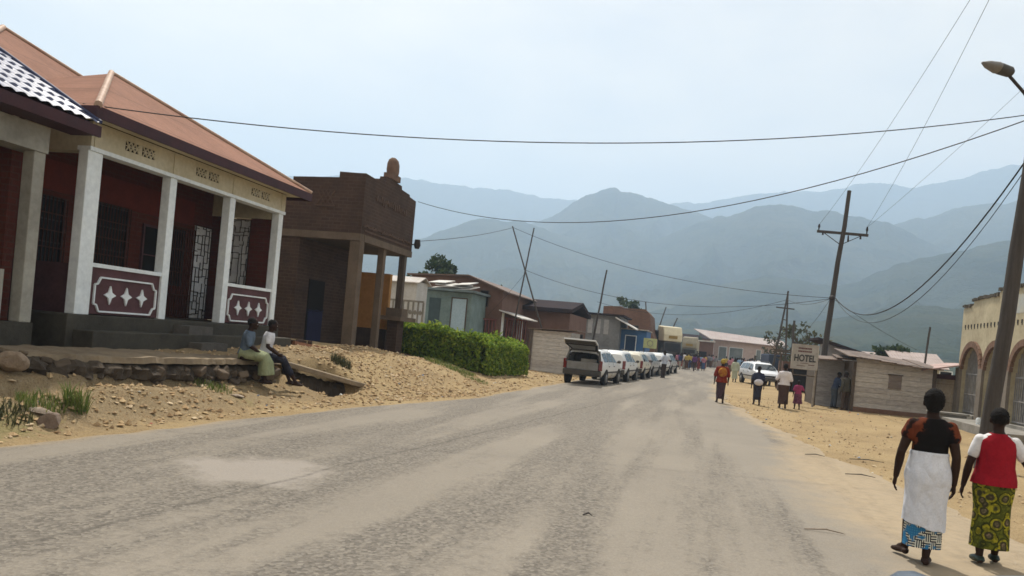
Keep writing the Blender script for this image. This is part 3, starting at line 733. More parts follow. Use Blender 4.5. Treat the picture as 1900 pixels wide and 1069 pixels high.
def lump_strip(name, pts, mat, parent, amp, seed, n=16, sub=6):
    """a lumpy earth or rubble ridge swept along pts of (x, y, z, half width, half height)"""
    P = []
    for a, b in zip(pts[:-1], pts[1:]):
        for k in range(sub * 3): P.append([p + (q - p) * k / (sub * 3) for p, q in zip(a, b)])
    P.append(list(pts[-1])); vs = []; fs = []
    for i, (x, y, z, w, h) in enumerate(P):
        for k in range(n):
            an = 2 * math.pi * k / n; g = 1 + amp * float(fbm(i * .45 + seed, k * .8 + seed, 3)) + amp * .6 * float(vnoise(i * 1.7, k * 1.9 + seed))
            vs.append((x + w * g * math.cos(an), y + .05 * float(vnoise(i * 2.1, k * 3.3)), z + h * g * math.sin(an)))
    for i in range(len(P) - 1):
        for k in range(n): fs.append((i*n+k, i*n+(k+1) % n, (i+1)*n+(k+1) % n, (i+1)*n+k))
    fs += [tuple(range(n)), tuple(range((len(P)-1)*n, len(P)*n))]
    m = MB(); m.add(vs, fs); return m.build(name, mat, parent)
M_bank = flat('dark_rubble_earth', (.075,.058,.042), (.035,.028,.022), 5, .97, 1.0, 18)
lump_strip('earth_bank', [(-10.6,8.4,.75,.6,.22),(-9.75,9.2,.66,.7,.18),(-9.4,10.2,.60,.60,.2),(-9.15,11.2,.55,.42,.2),(-9.08,12.4,.52,.36,.2),(-9.05,13.8,.50,.34,.2),(-9.03,15.2,.48,.32,.22)], M_bank, t, .35, 3.0)
m = MB(); rd = random.Random(3)
for k in range(34):
    u = rd.random(); y = 9.0 + 6.1 * u; x = -8.70 - .55 * (1 - u) ** 2 + rd.uniform(-.03, .06); s_ = rd.uniform(.09, .2)
    M = Matrix.Rotation(rd.uniform(0, 3), 3, 'Z') @ Matrix.Rotation(rd.uniform(-.5, .5), 3, 'X') @ Matrix.Rotation(rd.uniform(-.5, .5), 3, 'Y')
    m.obox((x, y, float(ground_z(x + .15, y)) + rd.uniform(.03, .28)), (s_ * rd.uniform(1, 1.7), s_ * rd.uniform(.8, 1.3), s_ * rd.uniform(.6, 1)), M)
m.build('rubble_stones', island('rubble_tones', [(.13,.10,.075), (.08,.062,.047), (.18,.14,.10), (.06,.047,.036)], .95, .1, 0, .3, .5), t, bevel=.03)['kind'] = 'stuff'
d = MB(); A = [(-8.7,15.32,.77),(-7.75,17.2,.33),(-7.35,18.0,.17)]; vs_ = []; fs_ = []
for x, y, z in A: vs_ += [(x, y, z), (x - .62, y + .12, z + .1), (x, y, z - .11), (x - .62, y + .12, z)]
for i in range(2):
    a, b = 4*i, 4*i+4; fs_ += [(a,a+1,b+1,b),(a+2,b+2,b+3,a+3),(a,b,b+2,a+2),(a+1,a+3,b+3,b+1)]
fs_ += [(0,2,3,1), (8,9,11,10)]
d.add(vs_, fs_); o = d.build('drain_slab', MATS['dusty_concrete'], None, (-8, 16.6, .4), bevel=.015)
tag(o, 'sloping concrete slab over the dark drain hole, ending at the road', 'slab')
lump_strip('drain_shade_lump', [(-9.15,15.3,.2,.2,.42),(-8.75,16.1,.12,.2,.36),(-8.35,16.9,.0,.18,.3),(-7.95,17.6,-.05,.14,.2)], M_bank, o, .25, 6.0)  # dark lump added behind the slab to make the drain hole look shaded
d = MB(); d.tube([(-10.1,18.4,1.02),(-9.6,19.1,.90),(-9.0,20.0,.66),(-8.4,20.9,.4)], [.09,.1,.09,.06], 6, smooth=False)
o = d.build('earth_kerb', flat('red_earth', (.22,.10,.055), (.14,.065,.04), 4, .95, .7, 25), None, (-9.6, 19.1, .8)); tag(o, 'low red earth kerb running down the sandy slope', 'kerb')
# ------------------------------------------------------------------ vegetation
def leaf_mesh(name, C, size, mat, parent, flatten=1.0, seed=1, elong=1.8):
    rg = np.random.default_rng(seed); N = len(C)
    a = rg.normal(size=(N, 3)); a[:, 2] *= flatten; a /= np.linalg.norm(a, axis=1)[:, None]
    b = np.cross(a, rg.normal(size=(N, 3))); b /= np.linalg.norm(b, axis=1)[:, None] + 1e-9
    s = size * rg.uniform(.6, 1.35, (N, 1))
    V = np.stack([C - a * s * elong / 2, C + b * s / 2, C + a * s * elong / 2, C - b * s / 2], 1).reshape(-1, 3)
    f = np.arange(N * 4).reshape(N, 4)
    return raw_mesh(name, V, f, mat, None, False, parent, ORIG[parent.name] if parent is not None else (0,0,0))
M_leaf = island('hedge_leaves', [(.07,.13,.015), (.15,.24,.025), (.24,.33,.04), (.11,.19,.022), (.32,.38,.05)], .6, .2, .4)
M_leaf_dark = island('tree_leaves', [(.016,.034,.012), (.03,.055,.02), (.045,.07,.025)], .7, .2, .25)
M_leaf_olive = island('shrub_leaves', [(.05,.055,.025), (.08,.08,.035), (.04,.045,.022)], .7, .2, .25)
M_grass = island('grass_blades', [(.09,.14,.03), (.16,.20,.05), (.24,.23,.09), (.08,.12,.03)], .7, .2, .3)
M_bark = flat('bark', (.10,.075,.055), (.05,.038,.03), 5, .95, .6, 30)
def hedge():
    r = thing('hedge', 'clipped leafy green hedge round the yard beside the brick shop', 'hedge', (-7.9, 28.6, .3))
    P = []
    rg = np.random.default_rng(5)
    def run(p0, p1, w, h, n):
        p0, p1 = np.array(p0), np.array(p1); d = p1 - p0; L = np.linalg.norm(d); d /= L; q = np.array([-d[1], d[0]])
        u = rg.uniform(0, L, n); 
        s = rg.uniform(-1, 1, n); hgt = rg.random(n)
        # crowd the leaves to the surface: sides and top
        k = rg.random(n); s = np.where(k < .42, np.sign(s) * (1 - rg.random(n)**2 * .35), s)
        hgt = np.where(k > .62, 1 - rg.random(n)**2 * .22, hgt)
        lump = 1 + .12 * fbm(u * 1.1 + s * .5, hgt * 1.5) + .1 * fbm(u * 3.3, hgt * 4)
        top = h * (1 + .10 * fbm(u * .9, u * 0 + 2) + .06 * fbm(u * 4, s * 2))
        x = p0[0] + d[0] * u + q[0] * s * w / 2 * lump; y = p0[1] + d[1] * u + q[1] * s * w / 2 * lump
        z0 = ground_z(x, y)
        z = z0 + .05 + hgt * top * (1.0 - .17 * s * s) * (1 - .10 * smooth((.35 - np.minimum(u, L - u)) / .35))
        spr = (rg.random(n) < .10) & (hgt > .75); z = z + spr * rg.uniform(0, .28, n) * (fbm(u * 2.1, s) + .5)
        P.append(np.stack([x, y, z], -1))
    run((-11.9, 28.0), (-7.75, 28.3), 1.05, 1.30, 14000)
    run((-7.95, 27.9), (-7.45, 33.0), 1.05, 1.36, 14000)
    leaf_mesh('foliage', np.concatenate(P), .085, M_leaf, r, seed=2)
    b = MB()
    for k in range(16):
        x, y = (-11.5 + k * .45, 28.15) if k < 9 else (-7.8 + (k - 9) * .06, 28.6 + (k - 9) * .62)
        z = float(ground_z(x, y)); b.tube([(x, y, z - .1), (x + .05, y + .04, z + .5), (x + .12, y - .06, z + 1.1)], [.03, .022, .01], 5)
    b.build('stems', M_bark, r)['kind'] = 'stuff'
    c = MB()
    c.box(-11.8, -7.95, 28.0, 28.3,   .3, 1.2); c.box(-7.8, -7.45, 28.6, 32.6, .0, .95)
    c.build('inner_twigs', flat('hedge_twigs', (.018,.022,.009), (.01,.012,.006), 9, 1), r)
hedge()
def tree(name, label, p, H, crown_r, crown_z, mat, seed, n=5000, leaf=.22, group=None, clumps=26, trunk=.16):
    r = thing(name, label, 'tree', p, group); rg = np.random.default_rng(seed); rd = random.Random(seed)
    x, y, z = p; top = Vector((x + rd.uniform(-.3, .3), y, z + H * .82))
    t = MB(); t.tube([(x, y, z - .2), (x + .1, y, z + H * .3), tuple((Vector(p) + top) / 2 + Vector((.15, 0, .4))), tuple(top)], [trunk, trunk * .8, trunk * .55, trunk * .2], 8)
    C = []
    for k in range(clumps):
        a = rd.uniform(0, 6.28); e = rd.uniform(-.8, 1) ; q = rd.uniform(.35, 1)
        c = Vector((x + math.cos(a) * crown_r * q * math.sqrt(max(.05, 1 - e*e*.8)), y + math.sin(a) * crown_r * q * math.sqrt(max(.05, 1 - e*e*.8)), z + crown_z + e * (H - crown_z)))
        b = Vector((x, y, z + min(H * .75, max(H * .25, c.z - z - crown_r * .6))))
        t.tube([tuple(b), tuple((b + c) / 2 + Vector((0, 0, -.1))), tuple(c)], [trunk * .35, trunk * .2, trunk * .08], 5)
        m = n // clumps; rr = crown_r * rd.uniform(.22, .42)
        g = rg.normal(size=(m, 3)); g /= np.linalg.norm(g, axis=1)[:, None]; g *= (rg.random((m, 1)) ** .5) * rr; g[:, 2] *= .75
        C.append(np.array(c) + g)
    t.build('trunk', M_bark, r)
    leaf_mesh('crown', np.concatenate(C), leaf, mat, r, seed=seed)
    return r
p = atY(800, 560, 58); tree('tree', 'dark feathery tree rising behind the teal kiosk beyond the brick shop', (p.x, 58, -.1), 7.2, 1.9, 5.0, M_leaf_dark, 3, 3600, .2)
for k, (u, Y, H, s, lb) in enumerate(((1478, 62, 4.4, 11, 'bare olive tree just above the hotel sign'), (1500, 70, 5.0, 12, 'thin olive tree against the haze, behind the tall crossarm pole'), (1440, 82, 5.0, 13, 'rounded dull green tree behind the lattice mast, beyond the dark van'))):
    p = atY(u, 650, Y); tree('tree', lb, (p.x, Y, 0), H, 1.5, H * .6, M_leaf_olive, s, 430, .19, 'trees beyond the street')
for k, (u, v, Y, H, lb) in enumerate(((925, 560, 75, 6.2, 'small dark tree showing above the long dark roof'), (1165, 560, 95, 7.6, 'leafy tree top showing over the ruined brick building'), (1290, 640, 128, 4.3, 'dark tree beside the far pink building'), (1660, 640, 62, 3.3, 'small green tree behind the dark roofed shed'))):
    p = atY(u, v, Y); tree('tree', lb, (p.x, Y, 0), H, 1.7, H * .66, M_leaf_dark, 31 + k, 1500, .24)
def tuft(label, c, r, n, h, seed, mat=M_grass):
    rg = np.random.default_rng(seed); rd = random.Random(seed); mb = MB()
    for k in range(n):
        a = rd.uniform(0, 6.28); q = r * math.sqrt(rd.random()); x, y = c[0] + q * math.cos(a), c[1] + q * math.sin(a) * .8
        z = float(ground_z(x, y)) - .01; hh = h * rd.uniform(.4, 1.1); b = rd.uniform(0, 6.28); w = rd.uniform(.004, .010); l = hh * rd.uniform(.2, .8)
        d = Vector((math.cos(b), math.sin(b), 0)); s_ = Vector((-d.y, d.x, 0)) * w; P = Vector((x, y, z))
        mb.add([P - s_, P + s_, P + d * l * .4 + Vector((0, 0, hh * .65)) + s_ * .8, P + d * l * .4 + Vector((0, 0, hh * .65)) - s_ * .8, P + d * l + Vector((0, 0, hh))], [(0, 1, 2, 3), (3, 2, 4)])
    o = mb.build('grass_tuft', mat, None, (c[0], c[1], float(ground_z(*c[:2]))), fix=False)
    tag(o, label, 'grass'); o['kind'] = 'stuff' if r > .15 else 'thing'
def g(u, v, z=0):
    '''where the sight line meets the ground'''
    d_ = ray(u, v); lo = 3.0
    for k in range(1200):
        t = 3 + k * .03; q = d_ * t
        if EYE + q.z < float(ground_z(q.x, q.y)): break
    return Vector((q.x, q.y, float(ground_z(q.x, q.y))))
p = g(140, 760, .25); tuft('leafy green weed clump standing behind the split rock on the verge', (p.x, p.y), .16, 150, .34, 1)
p = g(75, 752, .25); tuft('low patch of weeds on the verge left of the tall clump', (p.x, p.y), .34, 240, .16, 2)
p = g(18, 768, .25); tuft('grey green weeds at the left border of the verge', (p.x, p.y), .3, 160, .15, 3, M_leaf_olive)
p = g(390, 718, .4); tuft('small weeds growing on the rubble under the stone wall', (p.x, p.y), .4, 200, .14, 4)
p = g(632, 676, .6); tuft('dry dark weed bush on the sandy slope by the drain slab', (p.x, p.y), .28, 260, .26, 5, M_leaf_olive)
p = g(835, 682, .35); tuft('strip of green grass at the foot of the hedge', (p.x, p.y), .95, 900, .16, 6)
p = g(880, 705, .15); tuft('pale grass edge between hedge and sandy road side', (p.x, p.y), .5, 260, .1, 7)
# ------------------------------------------------------------------ stones
def rock(label, c, size, seed, mat, name='boulder', rz=0):
    import bmesh
    b = bmesh.new(); bmesh.ops.create_icosphere(b, subdivisions=3, radius=1)
    rd = random.Random(seed); pl = [(Vector((rd.gauss(0,1), rd.gauss(0,1), rd.gauss(0,.8))).normalized(), rd.uniform(.55, .85)) for _ in range(11)]
    for v in b.verts:
        for n_, d_ in pl:
            q = v.co.dot(n_)
            if q > d_: v.co -= n_ * (q - d_) * .92
        v.co *= 1 + .05 * math.sin(v.co.x * 7 + seed) * math.cos(v.co.y * 6)
        v.co = Vector((v.co.x * size[0], v.co.y * size[1], v.co.z * size[2]))
    me = bpy.data.meshes.new(name); b.to_mesh(me); b.free(); me.materials.append(mat)
    o = bpy.data.objects.new(name, me); COL.objects.link(o); o.location = c; o.rotation_euler = (0, 0, rz); ORIG[o.name] = Vector(c)
    return tag(o, label, 'rock')
M_rock = flat('pale_rock', (.36,.30,.24), (.17,.13,.10), 5, .95, .8, 20, kind='obj')
p = g(18, 692, .38); rock('pale rounded boulder on the verge below the tile roof house', (p.x, p.y, float(ground_z(p.x, p.y)) + .14), (.25,.2,.17), 4, flat('tan_rock', (.30,.23,.165), (.15,.11,.08), 6, .95, .8, 20, kind='obj'))
p = g(92, 792, .1); rock('split brown rock lying on the sand near the road edge', (p.x, p.y, float(ground_z(p.x, p.y)) + .07), (.17,.13,.13), 9, flat('brown_rock', (.25,.19,.15), (.12,.085,.065), 5, .95, .8, 20, kind='obj'), 'rock')
p = g(72, 768, .15); rock('flat pale stone beside the split rock', (p.x, p.y, float(ground_z(p.x, p.y)) + .02), (.2,.12,.05), 12, M_rock, 'rock', .3)
p = g(440, 738, .2); rock('flat white stone on the sand below the stone wall', (p.x, p.y, float(ground_z(p.x, p.y)) + .02), (.14,.1,.04), 15, M_rock, 'rock', .3)
p = g(123, 678, .5); rock('pale slab stone on the rubble heap', (p.x, p.y, float(ground_z(p.x, p.y)) + .03), (.16,.1,.05), 18, M_rock, 'rock', .3)
def gravel(name, n, region, smin, smax, mat, seed, dens=None):
    rg = np.random.default_rng(seed); x0, x1, y0, y1 = region
    X = rg.uniform(x0, x1, n * 4); Y = rg.uniform(y0, y1, n * 4)
    keep = dens(X, Y) > rg.random(n * 4); X, Y = X[keep][:n], Y[keep][:n]; N = len(X)
    Z = ground_z(X, Y)
    base = np.array([(1,0,0),(.3,.95,0),(-.8,.6,0),(-.8,-.6,0),(.3,-.95,0),(.1,.05,.7),(0,0,-.6)], float)
    F_ = np.array([(0,1,5),(1,2,5),(2,3,5),(3,4,5),(4,0,5),(1,0,6),(2,1,6),(3,2,6),(4,3,6),(0,4,6)])
    s = smin + (smax - smin) * rg.random(N) ** 3
    a = rg.uniform(0, 6.28, N); st = rg.uniform(.5, 1.1, (N, 3))
    B = base[None] * st[:, None, :] + rg.normal(0, .14, (N, 7, 3))
    c, sn = np.cos(a)[:, None], np.sin(a)[:, None]
    V = np.stack([B[..., 0] * c - B[..., 1] * sn, B[..., 0] * sn + B[..., 1] * c, B[..., 2]], -1) * s[:, None, None] + np.stack([X, Y, Z + s * .25], -1)[:, None, :]
    f = (F_[None] + (np.arange(N) * 7)[:, None, None]).reshape(-1, 3)
    return tag(raw_mesh(name, V.reshape(-1, 3), f, mat), kind='stuff')
M_gravel = island('loose_stones', [(.40,.29,.165), (.48,.36,.21), (.30,.20,.11), (.54,.43,.29), (.20,.13,.07), (.43,.30,.17)], .95, .1)
def d_left(x, y):
    xl = lerp_tab(XL, y); d = xl - x
    k = .12 + .8 * np.exp(-((y - 19) / 3.2)**2) * (d > .3) + .75 * np.exp(-((x + 8.3) / .6)**2 - ((y - 10.5) / 2.2)**2) + .25 * np.exp(-((d - .5) / .5)**2)
    return k * (d > .1)
gravel('gravel', 6500, (-10.2, -5.4, 5, 27), .012, .07, M_gravel, 21, d_left)
gravel('gravel', 1500, (-10.0, -5.2, 26, 44), .02, .08, M_gravel, 22, lambda x, y: .5 * ((lerp_tab(XL, y) - x) > .1))
gravel('gravel', 2600, (1.4, 9, 7, 36), .008, .045, island('loose_debris', [(.40,.30,.18), (.30,.21,.125), (.16,.11,.07), (.48,.38,.25)], .95, .1), 23, lambda x, y: .4 * ((x - lerp_tab(XR, y)) > -.3) * (.35 + np.exp(-((x - lerp_tab(XR, y) - .8) / 1.2)**2)))
o = gravel('litter', 90, (1.6, 8.5, 9, 34), .02, .06, island('paper_scraps', [(.6,.6,.58), (.10,.16,.30), (.55,.52,.44), (.08,.08,.08), (.35,.08,.06)], .8), 29, lambda x, y: .6 * ((x - lerp_tab(XR, y)) > -.2))
o = gravel('litter', 45, (-9.5, -6.2, 6, 26), .02, .05, MATS['paper_scraps'], 30, lambda x, y: .5 * ((lerp_tab(XL, y) - x) > .1))
def chips(x, y):
    xl, xr = lerp_tab(XL, y), lerp_tab(XR, y); return ((x > xl) & (x < xr)) * (.1 + .6 * np.clip(1 - (xr - x) / 2.5, 0, 1))
o = gravel('road_grit', 700, (-7.5, 4.5, 5, 30), .006, .022, M_gravel, 24, chips); o.location.z = .045
rd = random.Random(4)
for k, (u, v, L, a, lb) in enumerate(((1608, 856, .62, .2, 'long dark stick lying at the dusty road edge'), (1596, 884, .45, -.1, 'short dark stick on the dusty road, nearer than the long one'), (1512, 846, .35, .1, 'thin twig at the asphalt border'), (1530, 988, .4, .05, 'pale flattened stalk on the road left of the woman in the white wrap'), (1090, 958, .1, .4, 'tiny dark scrap on the open asphalt'))):
    p = atZ(u, v, .04); z = .05; d = Vector((math.cos(a), math.sin(a) * .4, 0)) * L / 2
    m = MB().tube([p - d + Vector((0,0,.01)), p + d * .1 + Vector((.0,.03,.03)), p + d + Vector((0,0,.01))], [.007, .010, .004], 6)
    tag(m.build('stick', M_pole if k != 3 else M_rock, None, p), lb, 'stick')

# ------------------------------------------------------------------ buildings further up the left side
M_tin = corrugated('grey_tin', (.42,.41,.39), (.26,.19,.14), .09, 'x', .5, .0, 1.5)
M_tin_white = corrugated('pale_tin', (.62,.62,.60), (.42,.36,.30), .09, 'x', .5, .0, 2)
M_darkroof = corrugated('dark_roof_sheet', (.03,.027,.034), (.05,.032,.028), .1, 'y', .95, 0, 1, .05)
M_brown = flat('brown_mud_plaster', (.17,.10,.075), (.115,.066,.05), .8, .95, .4)
M_brickd = brick('far_brick', (.16,.085,.055), (.12,.065,.045), (.13,.085,.06), .3, .13)
M_teal = flat('teal_grey_paint', (.20,.27,.27), (.11,.16,.16), 1.5, .8, .2)
M_lightblue = flat('pale_blue_cloth', (.38,.50,.58), (.30,.41,.48), 2, .9)
def X(u, v, Y): return atY(u, v, Y).x
def Z(u, v, Y): return atY(u, v, Y).z
def gable_roof(name, x0, x1, y0, y1, ze, zr, mat, root, along='x', over=.3, t=.06):
    m = MB(); 
    if along == 'x':
        ym = (y0 + y1) / 2
        m.prism([(y0-over, ze-over*.4), (ym, zr), (y1+over, ze-over*.4), (y1+over, ze-over*.4-t), (ym, zr-t), (y0-over, ze-over*.4-t)], 'yz', x0-over, x1+over)
    else:
        xm = (x0 + x1) / 2
        m.prism([(x0-over, ze-over*.4), (xm, zr), (x1+over, ze-over*.4), (x1+over, ze-over*.4-t), (xm, zr-t), (x0-over, ze-over*.4-t)], 'xz', y0-over, y1+over)
    return m.build(name, mat, root)
def opening(root, name, face, a0, a1, z0, z1, pos, mat, frame=None):
    """a door or window standing 2 cm proud: face 'y' looks towards the camera (wall at y=pos), face 'x' looks on the street (wall at x=pos)"""
    s = 1 if name.endswith('R') else 1
    def B(e, d, za, zb, aa, ab):
        return MB().box(aa, ab, pos - d, pos + .01, za, zb) if face == 'y' else (MB().box(pos - .01, pos + d, aa, ab, za, zb) if face == 'x' else MB().box(pos - d, pos + .01, aa, ab, za, zb))
    o = B(0, .03, z0, z1, a0, a1).build(name, mat, root)
    if frame is not None:
        f = MB()
        for (za, zb, aa, ab) in ((z0-.06, z0, a0-.06, a1+.06), (z1, z1+.06, a0-.06, a1+.06), (z0, z1, a0-.06, a0), (z0, z1, a1, a1+.06)):
            q = B(0, .05, za, zb, aa, ab); f.add(q.v, q.f)
        f.build('frame', frame, o)
    return o
def wall_box(root, x0, x1, y0, y1, z1, mat, z0=-.3, name='wall'): return MB().box(x0, x1, y0, y1, z0, z1).build(name, mat, root, bevel=.015)
# white house glimpsed through the porch
Y = 37; x0, x1 = X(650, 560, Y), X(771, 560, Y); r = thing('white_house', 'small white plastered house behind the porch of the brick shop', 'house', (x1 - 2, Y + 2, .3))
wall_box(r, x0, x1, Y, Y + 1.6, Z(770, 522, Y), flat('old_whitewash', (.5,.5,.49), (.36,.35,.33), 1.5, .9), -.1); gable_roof('roof', x0, x1, Y, Y + 1.6, Z(770, 522, Y), Z(770, 512, Y), M_tin, r, over=.15)
opening(r, 'window', 'y', x0 + 1, x0 + 1.8, 1.3, 2.3, Y, M_dark, M_wood)
# lattice block fence in front of it
Y = 33; x0, x1 = X(700, 575, Y), X(784, 575, Y); r = thing('block_fence', 'grey lattice block fence behind the brick pier', 'fence', ((x0 + x1) / 2, Y, .3))
zb, zt = Z(760, 598, Y), Z(760, 560, Y); m = MB()
m.box(x0, x1, Y, Y + .12, zb - 1.6, zb).box(x0, x1, Y, Y + .12, zt, zt + .08)
n = 9
for k in range(n + 1):
    xx = x0 + (x1 - x0) * k / n; m.box(xx - .03, xx + .03, Y + .01, Y + .11, zb, zt)
for k in range(n):
    xx = x0 + (x1 - x0) * (k + .5) / n; m.obox((xx, Y + .06, (zb + zt) / 2), (.16, .08, .16), Matrix.Rotation(R(45), 3, 'Y'))
m.build('lattice', M_concrete, r)
# teal kiosk with a jumble of pale sheets on top
Y = 41; x0, x1 = X(787, 570, Y), X(874, 570, Y); zt = Z(830, 541, Y)
r = thing('teal_kiosk', 'teal grey kiosk topped with pale tin sheets, blue curtain in its doorway', 'kiosk', (x1 - 1.2, Y + 1.5, .1))
wall_box(r, x0, x1, Y, Y + 3.4, zt, M_teal, -.1); 
m = MB(); m.box(x0 - .1, x1 + .25, Y - .5, Y + 3.5, zt + .02, zt + .14); m.build('canopy', flat('grey_teal_board', (.16,.20,.21), (.10,.13,.14), 2, .8), r)
for k, (a, b, za, tl) in enumerate(((0, 1.5, .24, .05), (.5, 2.0, .44, -.06), (1.2, 2.4, .3, .07), (.1, 1.0, .58, .03), (1.4, 2.3, .55, .1))):
    w = (x1 - x0) / 2.5; M = Matrix.Rotation(-tl, 3, 'Y') @ Matrix.Rotation(R(8), 3, 'X')
    MB().obox((x0 + (a + b) / 2 * w, Y + .9, zt + za), ((b - a) * w, 1.9, .04), M).build('roof_sheet', M_tin_white, r)
opening(r, 'curtain', 'y', X(838, 580, Y), X(864, 580, Y), .2, zt - .35, Y, M_lightblue, M_wood)
opening(r, 'shutter', 'y', X(795, 580, Y), X(816, 580, Y), .6, zt - .4, Y, flat('dark_teal', (.06,.09,.10), rough=.8))
# brown veranda house behind it
Y = 44; xa, xb = X(868, 560, Y), X(932, 560, Y); x0 = X(760, 560, Y)
r = thing('brown_house', 'brown gabled house with white posts and a red baluster veranda', 'house', (xb - 1, Y + 4, .1))
zr, ze = Z(872, 513, Y), Z(925, 537, Y)
m = MB(); m.prism([(xb, -.2), (xb, ze), (xa, zr), (x0, zr - .15), (x0, -.2)], 'xz', Y, Y + 9); m.build('wall', M_brown, r)
m = MB(); m.prism([(xb + .35, ze - .12), (xa, zr + .08), (x0 - .2, zr - .1), (x0 - .2, zr - .18), (xa, zr), (xb + .35, ze - .2)], 'xz', Y - .35, Y + 9.3); m.build('roof', corrugated('brown_tin', (.15,.10,.075), (.10,.06,.045), .1, 'x', .6), r)
opening(r, 'window', 'y', X(892, 550, Y), X(906, 550, Y), Z(899, 568, Y), Z(899, 540, Y), Y, M_dark, M_wood)
xv = X(962, 615, Y + 1.5)
for k in range(2):
    yy = Y + .2 + 3.6 * k; xx = X(926 if k == 0 else 962, 610, yy)
    wall_box(r, xx - .17, xx + .17, yy, yy + .34, Z(930, 580, yy) - .1 * k, M_white, -.1, 'veranda_post')
m = MB(); p0, p1 = (X(880, 600, Y - .3), Y - .3), (X(922, 600, Y), Y)
def baluster_run(p0, p1, zb, zt, n, root):
    m = MB(); m.beam((*p0, zt), (*p1, zt), .16, .09); m.beam((*p0, zb), (*p1, zb), .16, .09)
    for k in range(n):
        u = (k + .5) / n; x, y = p0[0] + (p1[0] - p0[0]) * u, p0[1] + (p1[1] - p0[1]) * u
        m.loft([(x, y, zb, .05, .05), (x, y, zb + (zt - zb) * .3, .085, .085), (x, y, zb + (zt - zb) * .55, .045, .045), (x, y, zt, .05, .05)], 8)
    return m.build('balustrade', flat('red_brown_balusters', (.19,.07,.055), (.12,.045,.04), 3, .8), root)
baluster_run(p0, p1, .55, Z(900, 592, Y), 7, r)
baluster_run((xb + .2, Y + .5), (xv, Y + 3.7), .55, Z(945, 592, Y + 2), 9, r)
m = MB(); m.prism([(xb - .1, Z(930, 575, Y)), (xv + .5, Z(970, 592, Y + 2)), (xv + .5, Z(970, 592, Y + 2) - .06), (xb - .1, Z(930, 575, Y) - .06)], 'xz', Y - .2, Y + 4.5); m.build('veranda_roof', M_tin_white, r)
wall_box(r, xb, xb + .1, Y + .6, Y + 8, 2.0, flat('dark_red_wall', (.06,.025,.022), rough=.9), -.1, 'veranda_wall')
# long dark-roofed building
Y = 50; x0, x1 = X(925, 580, Y), X(1062, 590, Y); zt = Z(1000, 577, Y)
r = thing('long_house', 'long brown mud house under a low dark sheet roof, behind the plank shed', 'house', ((x0 + x1) / 2, Y + 4, 0))
x2 = X(1058, 585, Y)
wall_box(r, x0, x2, Y, Y + 8, zt, M_brown)
m = MB(); m.prism([(Y - .6, zt + .25), (Y + 4, zt + .95), (Y + 8.6, zt + .25), (Y + 8.6, zt), (Y + 4, zt + .7), (Y - .6, zt)], 'yz', x0 - .4, x2 + .2); m.build('roof', M_darkroof, r)
for k in range(3): opening(r, 'window', 'y', x0 + 1.2 + k * 1.9, x0 + 1.9 + k * 1.9, 1.3, 2.2, Y, M_dark, M_wood)
# plank shed close to the road
def planks(m, x0, x1, y, z0, z1, bh, rd, face='y', gap=.012, th=.03):
    z = z0
    while z < z1 - .03:
        h = min(bh * rd.uniform(.85, 1.15), z1 - z); cuts = [x0]
        while cuts[-1] < x1: cuts.append(min(x1, cuts[-1] + rd.uniform(1.2, 2.4)))
        for a, b in zip(cuts[:-1], cuts[1:]):
            o = rd.uniform(0, .014)
            if face == 'y': m.box(a + .003, b - .003, y - th - o, y - o, z, z + h - gap)
            else: m.box(y - th - o, y - o, a + .003, b - .003, z, z + h - gap)
        z += h
M_planks = island('pale_planks', [(.50,.47,.44), (.42,.39,.36), (.55,.52,.48), (.46,.42,.385), (.37,.33,.30)], .9, .15, 0, .5, .4)
Y = 39.5; x0, x1 = X(987, 640, Y), X(1058, 640, Y); zt = Z(1020, 614, Y)
r = thing('plank_shed', 'whitish plank shed standing by the road beside the hedge', 'shed', ((x0 + x1) / 2, Y + 1.5, 0))
m = MB(); planks(m, x0, x1, Y, -.1, zt, .2, random.Random(1)); planks(m, Y, Y + 3, x1 + .03, -.1, zt, .2, random.Random(2), 'x'); m.box(x0, x1 - .04, Y + .03, Y + 3, -.1, zt); m.build('wall', M_planks, r)
MB().prism([(x0 - .3, zt + .02), (x1 + .35, zt + .1), (x1 + .35, zt + .15), (x0 - .3, zt + .07)], 'xz', Y - .25, Y + 3.2).build('roof', corrugated('rust_tin', (.15,.105,.08), (.09,.055,.04), .09, 'x', .7), r)
MB().box(x0 - .15, x0 + .02, Y - .12, Y - .04, -.1, zt).build('door_post', M_wood, r)
# grey panel building, blue wall, ruined upper storey
Y = 62; x0, x1 = X(1068, 600, Y), X(1150, 610, Y); zt = Z(1100, 583, Y)
r = thing('grey_shop', 'grey shop with faded white panels and a sloping tin awning', 'shop', ((x0 + x1) / 2, Y + 3, 0))
wall_box(r, x0, x1, Y, Y + 7, zt, flat('faded_grey', (.24,.25,.26), (.13,.135,.14), .7, .9, .3))
for k in range(4):
    u = 1076 + k * 15; a = X(u, 600, Y); opening(r, 'wall_panel', 'y', a, a + .38, zt - 1.5, zt - .35, Y, flat('faded_white', (.40,.41,.42), (.28,.28,.29), 2, .8), None)
MB().box(x0 - .3, x1 + .3, Y - .5, Y + 7.3, zt + .01, zt + .12).build('roof', M_darkroof, r)
xs1 = X(1182, 612, Y); 
m = MB(); m.prism([(x1 - .3, zt - .1), (xs1, Z(1180, 611, Y)), (xs1, Z(1180, 611, Y) - .08), (x1 - .3, zt - .2)], 'xz', Y - 1.2, Y + 6); m.build('awning', M_tin_white, r)
Y = 63.5; x0, x1 = X(1148, 620, Y), X(1200, 620, Y); zt = Z(1170, 612, Y)
r = thing('blue_shop', 'bright blue painted shop front beyond the parked wagons', 'shop', ((x0 + x1) / 2, Y + 3, 0))
wall_box(r, x0, x1, Y, Y + 6, zt, flat('bright_blue_paint', (.045,.13,.30), (.035,.095,.21), 1.5, .7))
